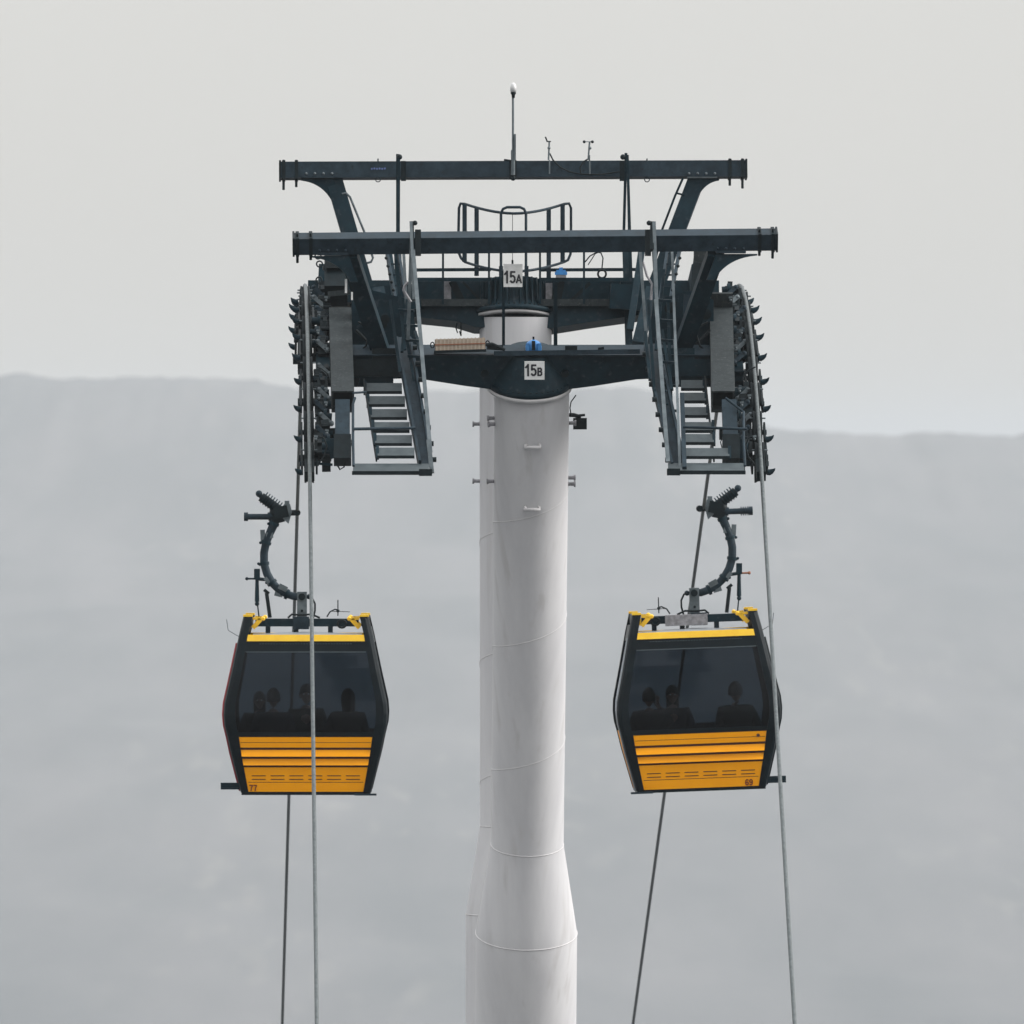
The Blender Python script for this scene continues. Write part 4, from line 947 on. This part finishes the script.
    s = MB(); s.abox(sx * 1.09 if sx < 0 else .80, -.80 if sx < 0 else 1.09, -.62, -.52, .06, .12); s.abox(*sorted((sx * .85, sx * 1.09)), -.62, .5, .035, .058); B('door_sill', s, 'steel')
    s = MB(); s.abox(*sorted((-sx * .62, -sx * .90)), -.86, -.72, -.035, -.012); B('foot_plate', s, 'steel2')
    # benches
    for qy in (-1, 1):
        s = MB(); s.abox(-.70, .70, *sorted((qy * .40, qy * .80)), .40, .46); s.abox(-.68, .68, *sorted((qy * .74, qy * .80)), .46, .80); B('bench', s, 'seat')
    # number
    xn = -.72 if sx < 0 else .56
    lettering([(number, 0.078, 0.013, xn, 0.022, 0.95)], root, lambda x, y, z: Vector((x, -(prof(0.05)[1] - .008) - (y - .018) * .25 - z, y)), 'red', 'number')
    s = MB(); s.tube([Vector((sx * .74, -.99, .66)), Vector((sx * .74, -.955, .66))], .022, 10)
    if sx > 0: B('lock', s, 'groove')
    # suspension: cross beam, pivot, curved hanger, spring grip -- measured from the pivot outwards
    k = 0.01281
    ref = 305 if sx < 0 else 302.0
    def H(px, py, y_=0.0): return Vector(((px - ref) * k * (-sx) + (0.05 * max(0, 597 - py) / 84 if sx > 0 else 0), y_, (791 - py) * k))
    s = MB(); s.abox(-.66, .66, -.09, .09, 2.105, 2.205); cb = B('cross_beam', s, 'steel')
    s = MB(); xb_ = -sx * (-.075)
    s.abox(xb_ - .10, xb_ + .10, -.13, .13, 2.07, 2.23)
    for q in (-.5, -.14, .3): s.abox(q - .03, q + .03, -.06, .06, 2.02, 2.104)
    B('mounting_block', s, 'steel2', cb)
    s = MB(); p = H(300, 617); s.bar(H(300, 619), H(300, 592), 0.125, 0.13, side=(1, 0, 0)); pv_ = B('pivot_bracket', s, 'galv', cb)
    s = MB(); s.tube([H(300, 597, -.09), H(300, 597, .09)], .045, 14); s.tube([H(300, 611, -.075), H(300, 611, .075)], .018, 8); B('pivot_pin', s, 'dark', pv_)
    s = MB(); pts = [(302, 596.5), (293, 597), (285, 594.5), (277, 590), (270, 583), (265, 574), (262, 564), (262, 553), (264, 543), (268, 533), (272, 524), (275, 515)]
    s.tube([H(*p) for p in pts], [.049] * 4 + [.052] * 4 + [.052, .052, .058, .064], 14); s.ball(H(307, 597), .035, 8); ha = B('hanger_arm', s, 'steel2')
    s = MB()
    for (a, c) in (((266, 577), (258, 577)), ((263, 556), (261, 552))): pass
    s.bar(H(271, 535), H(264, 536), .08, .09, side=(0, 0, 1)); s.bar(H(261, 541), H(260.5, 530), .06, .04); s.bar(H(268, 584), H(263, 578), .05, .10); s.bar(H(281, 594), H(273, 592), .05, .10); s.bar(H(285, 590, -.05), H(277, 586, -.05), .07, .05)
    B('clip', s, 'galv', ha)
    for q in (2, 4, 6, 8, 10):
        s = MB(); c_ = H(*pts[q]); dd = (H(*pts[q + 1]) - H(*pts[q - 1])).normalized(); s.tube([c_ - dd * .02, c_ + dd * .02], .068, 14); s.ball(c_ + Vector((sx * .07, -.02, 0)), .02, 8); B('arm_band', s, 'steel', ha)
    # grip
    s = MB(); s.bar(H(272, 514), H(286, 511), .15, .18, side=(0, 0, 1)); s.bar(H(270, 521), H(282, 518), .10, .12, side=(0, 0, 1)); s.tube([H(281, 513), H(259, 497)], .060, 12); s.ball(H(273, 513), .075, 10)
    gp = B('grip', s, 'dark', None or root)
    s = MB(); a0, a1 = H(279, 510), H(262, 498)
    for q in range(8): c_ = a0.lerp(a1, q / 7); dd = (a1 - a0).normalized(); s.tube([c_ - dd * .007, c_ + dd * .007], .086, 14)
    B('spring', s, 'steel', gp)
    s = MB(); s.tube([H(260, 497.5), H(257, 495)], .03, 10); s.ball(H(257, 494), .045, 10); s.tube([H(268, 517), H(246, 517)], .038, 10); s.tube([H(246, 517), H(242, 517)], .056, 12); [s.tube([H(254 - 2.2 * q, 517), H(253 - 2.2 * q, 517)], .058, 12) for q in range(4) if sx > 0]; s.tube([H(274, 516), H(266, 517)], .055, 12); B('lever', s, 'steel2', gp)
    s = MB(); s.prism(lambda t, u, v: Vector((t, u, v)), [(H(a, b).x, H(a, b).z) for a, b in ((283, 508), (288, 504), (290, 512), (286.5, 524), (281, 519))], -.07, .07); s.bar(H(285, 507), H(285, 501), .06, .09); B('jaw', s, 'galv', gp)
    s = MB(); s.tube([H(288, 513), H(296, 513)], .038, 10); s.tube([H(295.2, 513, -.12), H(295.2, 513, .12)], .042, 12); B('rope_clamp', s, 'dark', gp)
    # door linkage and strut
    s = MB(); s.bar(H(255, 569), H(255, 580), .075, .06); s.tube([H(255, 579), H(264, 580)], .022, 8); s.tube([H(255, 580), H(255, 602)], [.022, .030], 8); s.tube([H(255, 601), H(257, 617)], .009, 6); s.ball(H(255, 604), .03, 8)
    lk = B('door_linkage', s, 'steel', ha)
    s = MB(); s.tube([H(254, 579), H(246, 579)], .012, 8); s.ball(H(244.8, 579), .022, 8); B('trip_lever', s, 'brown' if sx > 0 else 'steel', lk)
    s = MB(); s.tube([H(264.5, 593), H(268, 618)], .024, 8); s.bar(H(262, 590), H(267, 594), .04, .06); B('strut', s, 'dark', ha)
    # roof clutter
    s = MB(); s.tube([H(307, 597, -.03), H(310, 598), H(313, 604), H(313, 611), H(311, 619)], .013, 8)
    s.tube([H(286, 618, -.1), H(290, 614.5, -.1), H(298, 615, -.1), H(310, 614.5, -.1), H(318, 618, -.1)], .013, 8)
    s.tube([H(325, 617, -.08), H(328, 612, -.08), H(333, 609.5, -.08), H(336, 610, -.08)], .009, 6); s.tube([H(336, 600, -.08), H(336, 616, -.08)], .007, 6); s.tube([H(330, 611.5, -.08), H(348, 612, -.08)], .004, 6)
    s.ball(H(336, 611, -.08), .022, 8)
    c_ = H(340, 624, -.12); s.tube([c_ + Vector((math.cos(q) * .055, 0, math.sin(q) * .05)) for q in [kk * PI / 6 for kk in range(13)]], .014, 6)
    B('roof_wiring', s, 'rubber', rf)
    if sx > 0:
        s = MB(); s.abox(-.36, .18, -.22, -.06, 2.075, 2.215); B('battery_case', s, 'case', rf)
    s = MB(); s.tube([Vector((sx * .86, -.4, 1.98)), Vector((sx * 1.0, -.4, 2.06)), Vector((sx * 1.02, -.4, 2.2))], .004, 5); B('whip_antenna', s, 'steel2', rf)
    return root
def cabin_at(px, py, l): return Q(px, py, l)
LG = 141.0
locL = Q(305, 793, 140.6); locR = Q(697, 789, 140.6)
# hang each cabin from its rope: the grip point decides where the floor is
def hang(sx, roll):
    g_ = Vector(((295.2 - (305 if sx < 0 else 302.0)) * 0.01281 * (-sx) + (0.05 if sx > 0 else 0), 0, (791 - 513) * 0.01281))
    rot = Matrix.Rotation(R(roll), 3, 'Y')
    l = LG if sx < 0 else LG - 0.15
    return L(sx * 2.6, l, rope_z(l)) - rot @ g_
cL = cabin(-1, hang(-1, 0.0), 0.0, 0.0, '77', 'yellow and black gondola cabin numbered 77, hanging from the left rope')
cR = cabin(1, hang(1, -2.1) + Vector((-0.05, 0, 0)), -2.1, 1.2, '69', 'yellow and black gondola cabin numbered 69, hanging slightly tilted from the right rope')

# ------------------------------------------------------------------ passengers
def skin(name, verts, edges, radii, rootv, m, parent, sub=2):
    me = bpy.data.meshes.new(name); bm = bmesh.new(); sl = bm.verts.layers.skin.verify()
    vs = [bm.verts.new(v) for v in verts]
    for v, r in zip(vs, radii): v[sl].radius = r if isinstance(r, tuple) else (r, r)
    vs[rootv][sl].use_root = True
    for a, c in edges: bm.edges.new((vs[a], vs[c]))
    bm.to_mesh(me); bm.free()
    o = bpy.data.objects.new(name, me); col.objects.link(o)
    o.modifiers.new('s', 'SKIN').use_smooth_shade = True
    sb = o.modifiers.new('u', 'SUBSURF'); sb.levels = sub; sb.render_levels = sub
    dg = bpy.context.evaluated_depsgraph_get(); dg.update()
    m2 = bpy.data.meshes.new_from_object(o.evaluated_get(dg)); bpy.data.objects.remove(o)
    m2.materials.clear(); m2.materials.append(M[m]); m2.name = name
    return m2
def person(host, x, qy, label, cloth, hair, lean=0.0, h=1.0, turn=0.0, hand_up=False):
    # seated on the bench at side qy, facing the middle of the cabin; local +y is forward
    V = {}; order = []
    def P(n, p, r): V[n] = len(order); order.append((Vector(p) * h, r))
    P('pelvis', (0, -.02, .07), (.15, .11)); P('waist', (0, -.01, .22), (.135, .095)); P('chest', (lean * .5, .02, .40), (.165, .11)); P('neckb', (lean, .01, .53), (.075, .07)); P('neck', (lean, .025, .60), .05)
    E = [('pelvis', 'waist'), ('waist', 'chest'), ('chest', 'neckb'), ('neckb', 'neck')]
    for s_, n in ((-1, 'l'), (1, 'r')):
        P('sh' + n, (lean + s_ * .18, .01, .49), .062); up = hand_up and s_ > 0
        P('el' + n, (s_ * .25, .06, .24) if not up else (s_ * .27, .16, .36), .045); P('wr' + n, (s_ * .13, .27, .16) if not up else (s_ * .14, .24, .58), .028)
        P('pa' + n, (s_ * .10, .34, .15) if not up else (s_ * .11, .24, .66), (.036, .016))
        E += [('chest', 'sh' + n), ('sh' + n, 'el' + n), ('el' + n, 'wr' + n), ('wr' + n, 'pa' + n)]
        P('hip' + n, (s_ * .095, .02, .04), .095); P('kn' + n, (s_ * .12, .44, .04), .062); P('an' + n, (s_ * .12, .42, -.36), .042); P('to' + n, (s_ * .13, .56, -.40), .035)
        E += [('pelvis', 'hip' + n), ('hip' + n, 'kn' + n), ('kn' + n, 'an' + n), ('an' + n, 'to' + n)]
        for fi, (fx, ln) in enumerate(((-.028, .072), (-.010, .082), (.010, .078), (.028, .060))):
            base = order[V['pa' + n]][0] / h; d = Vector((0, 1, -.25)) if not up else Vector((0, .2, 1))
            d.normalize(); a = 'f%d%s' % (fi, n)
            P(a + 'a', base + Vector((fx, 0, 0)) + d * .035, .0095); P(a + 'b', base + Vector((fx, 0, 0)) + d * (.035 + ln * .5) + Vector((0, 0 if not up else .006, -.006)), .0085); P(a + 'c', base + Vector((fx, 0, 0)) + d * (.03 + ln) + Vector((0, 0 if not up else .02, -.025)), .007)
            E += [('pa' + n, a + 'a'), (a + 'a', a + 'b'), (a + 'b', a + 'c')]
        base = order[V['wr' + n]][0] / h; d = (order[V['pa' + n]][0] / h - base)
        P('tha' + n, base + d * .55 + Vector((-s_ * .035, 0, 0)), .011); P('thb' + n, base + d * 1.3 + Vector((-s_ * .055, 0, 0)), .008); E += [('wr' + n, 'tha' + n), ('tha' + n, 'thb' + n)]
    body = skin('person', [o[0] for o in order], [(V[a], V[c]) for a, c in E], [o[1] if not isinstance(o[1], tuple) else o[1] for o in order], 0, 'skin', None)
    # head welded into the body mesh: skull, jaw, nose, ears, brow
    bm = bmesh.new(); bm.from_mesh(body)
    hc = Vector((lean, .045, .715)) * h
    hm_ = bmesh.new(); bmesh.ops.create_icosphere(hm_, subdivisions=4, radius=1.0)
    for v in hm_.verts:
        x_, y_, z_ = v.co; 
        jaw = sstep(0.1, -1.0, z_)
        nx_ = x_ * .074 * (1 - .30 * jaw); ny_ = y_ * .095 * (1 - .12 * jaw) + .018 * jaw; nz_ = z_ * .115
        if y_ > 0:
            ny_ += .022 * math.exp(-((x_ / .16) ** 2) - ((z_ + .12) / .22) ** 2)         # nose
            ny_ -= .010 * (math.exp(-(((x_ - .38) / .18) ** 2) - ((z_ - .08) / .13) ** 2) + math.exp(-(((x_ + .38) / .18) ** 2) - ((z_ - .08) / .13) ** 2))   # eye sockets
            ny_ += .006 * math.exp(-((x_ / .3) ** 2) - ((z_ + .48) / .08) ** 2)            # lips
        ca, sa = math.cos(turn), math.sin(turn)
        v.co = hc + Vector((nx_ * ca - ny_ * sa, nx_ * sa + ny_ * ca, nz_)) * h
    tmp = bpy.data.meshes.new('h'); hm_.to_mesh(tmp); hm_.free(); bm.from_mesh(tmp); bpy.data.meshes.remove(tmp)
    for f in bm.faces: f.smooth = True
    bm.to_mesh(body); bm.free()
    o = bpy.data.objects.new('person', body); col.objects.link(o)
    tag(o, label, 'person', 'passengers seated inside the cabins')
    mw = Matrix.Translation(host.location) @ host.rotation_euler.to_matrix().to_4x4() @ Matrix.Translation((x, qy * .60, .46))
    if qy > 0: mw = mw @ Matrix.Rotation(PI, 4, 'Z')
    o.matrix_world = mw
    # eyes, ears, hair
    s = MB()
    def hp(a, b_, c): ca, sa = math.cos(turn), math.sin(turn); return hc + Vector((a * ca - b_ * sa, a * sa + b_ * ca, c)) * h
    for q in (-1, 1): s.ball(hp(q * .028, .086, .008), .011, 8)
    s.build('eye', 'white', o, Vector((0, 0, 0)))
    s = MB()
    for q in (-1, 1): s.ball(hp(q * .075, .0, -.005), .022, 8, (.35, .7, 1.2))
    s.build('ear', 'skin', o, Vector((0, 0, 0)))
    s = MB(); n = 18; vs = []; fs = []
    low = -.02 if hair == 'short' else -.13
    for i in range(9):
        ph = PI * 0.62 * i / 8
        for k in range(n):
            th = 2 * PI * k / n; front_ = max(0, math.sin(th)); pz = math.cos(ph * (1 - .30 * front_))
            rr = math.sin(ph * (1 - .30 * front_)); zz = pz * .128 + .004
            if hair == 'long' and i == 8 and front_ < .3: zz -= .12
            vs.append(hp(math.cos(th) * rr * .088, math.sin(th) * rr * .108 - .008, zz + .004 * math.sin(5 * th)))
    for i in range(8): fs += [(i * n + k, i * n + (k + 1) % n, (i + 1) * n + (k + 1) % n, (i + 1) * n + k) for k in range(n)]
    s.add(vs, fs, True); s.build('hair', 'hair', o, Vector((0, 0, 0)))
    # jacket and trousers grown over the same skeleton
    def garment(name, keys, es, m, extra, root_):
        idx = {k_: i for i, k_ in enumerate(keys)}
        rad_ = []
        for k_ in keys:
            r_ = order[V[k_]][1]; rad_.append(tuple(a + extra for a in r_) if isinstance(r_, tuple) else r_ + extra)
        me = skin(name, [order[V[k_]][0] for k_ in keys], [(idx[a], idx[c]) for a, c in es], rad_, idx[root_], m, None)
        ob = bpy.data.objects.new(name, me); col.objects.link(ob); ob.parent = o
    garment('jacket', ['pelvis', 'waist', 'chest', 'neckb', 'shl', 'ell', 'wrl', 'shr', 'elr', 'wrr'], [('pelvis', 'waist'), ('waist', 'chest'), ('chest', 'neckb'), ('chest', 'shl'), ('shl', 'ell'), ('ell', 'wrl'), ('chest', 'shr'), ('shr', 'elr'), ('elr', 'wrr')], cloth, .022, 'waist')
    garment('trousers', ['pelvis', 'hipl', 'knl', 'anl', 'hipr', 'knr', 'anr'], [('pelvis', 'hipl'), ('hipl', 'knl'), ('knl', 'anl'), ('pelvis', 'hipr'), ('hipr', 'knr'), ('knr', 'anr')], 'denim', .016, 'pelvis')
    garment('shoes', ['anl', 'tol'], [('anl', 'tol')], 'rubber', .014, 'anl') ; 
    garment('shoes', ['anr', 'tor'], [('anr', 'tor')], 'rubber', .014, 'anr')
    return o
person(cL, -.62, 1, 'dim seated passenger in dark jacket, farthest left inside cabin 77', 'cloth2', 'long', h=.95)
person(cL, -.42, -1, 'seated passenger in dark coat, second from the left inside cabin 77', 'cloth1', 'short', h=1.03)
person(cL, -.02, 1, 'seated passenger in dark jacket near the middle of cabin 77', 'cloth3', 'short', h=1.06)
person(cL, .50, -1, 'broad seated passenger in dark coat on the right inside cabin 77', 'cloth2', 'long', lean=.03, h=1.02, turn=.5)
person(cR, -.62, -1, 'seated passenger with a raised hand, leftmost inside cabin 69', 'cloth2', 'short', h=1.0, hand_up=True)
person(cR, -.28, 1, 'seated passenger in dark jacket, second from the left inside cabin 69', 'cloth1', 'long', h=1.0)
person(cR, .52, -1, 'seated passenger in dark coat alone on the right inside cabin 69', 'cloth3', 'short', h=1.05, lean=-.03, turn=-.4)
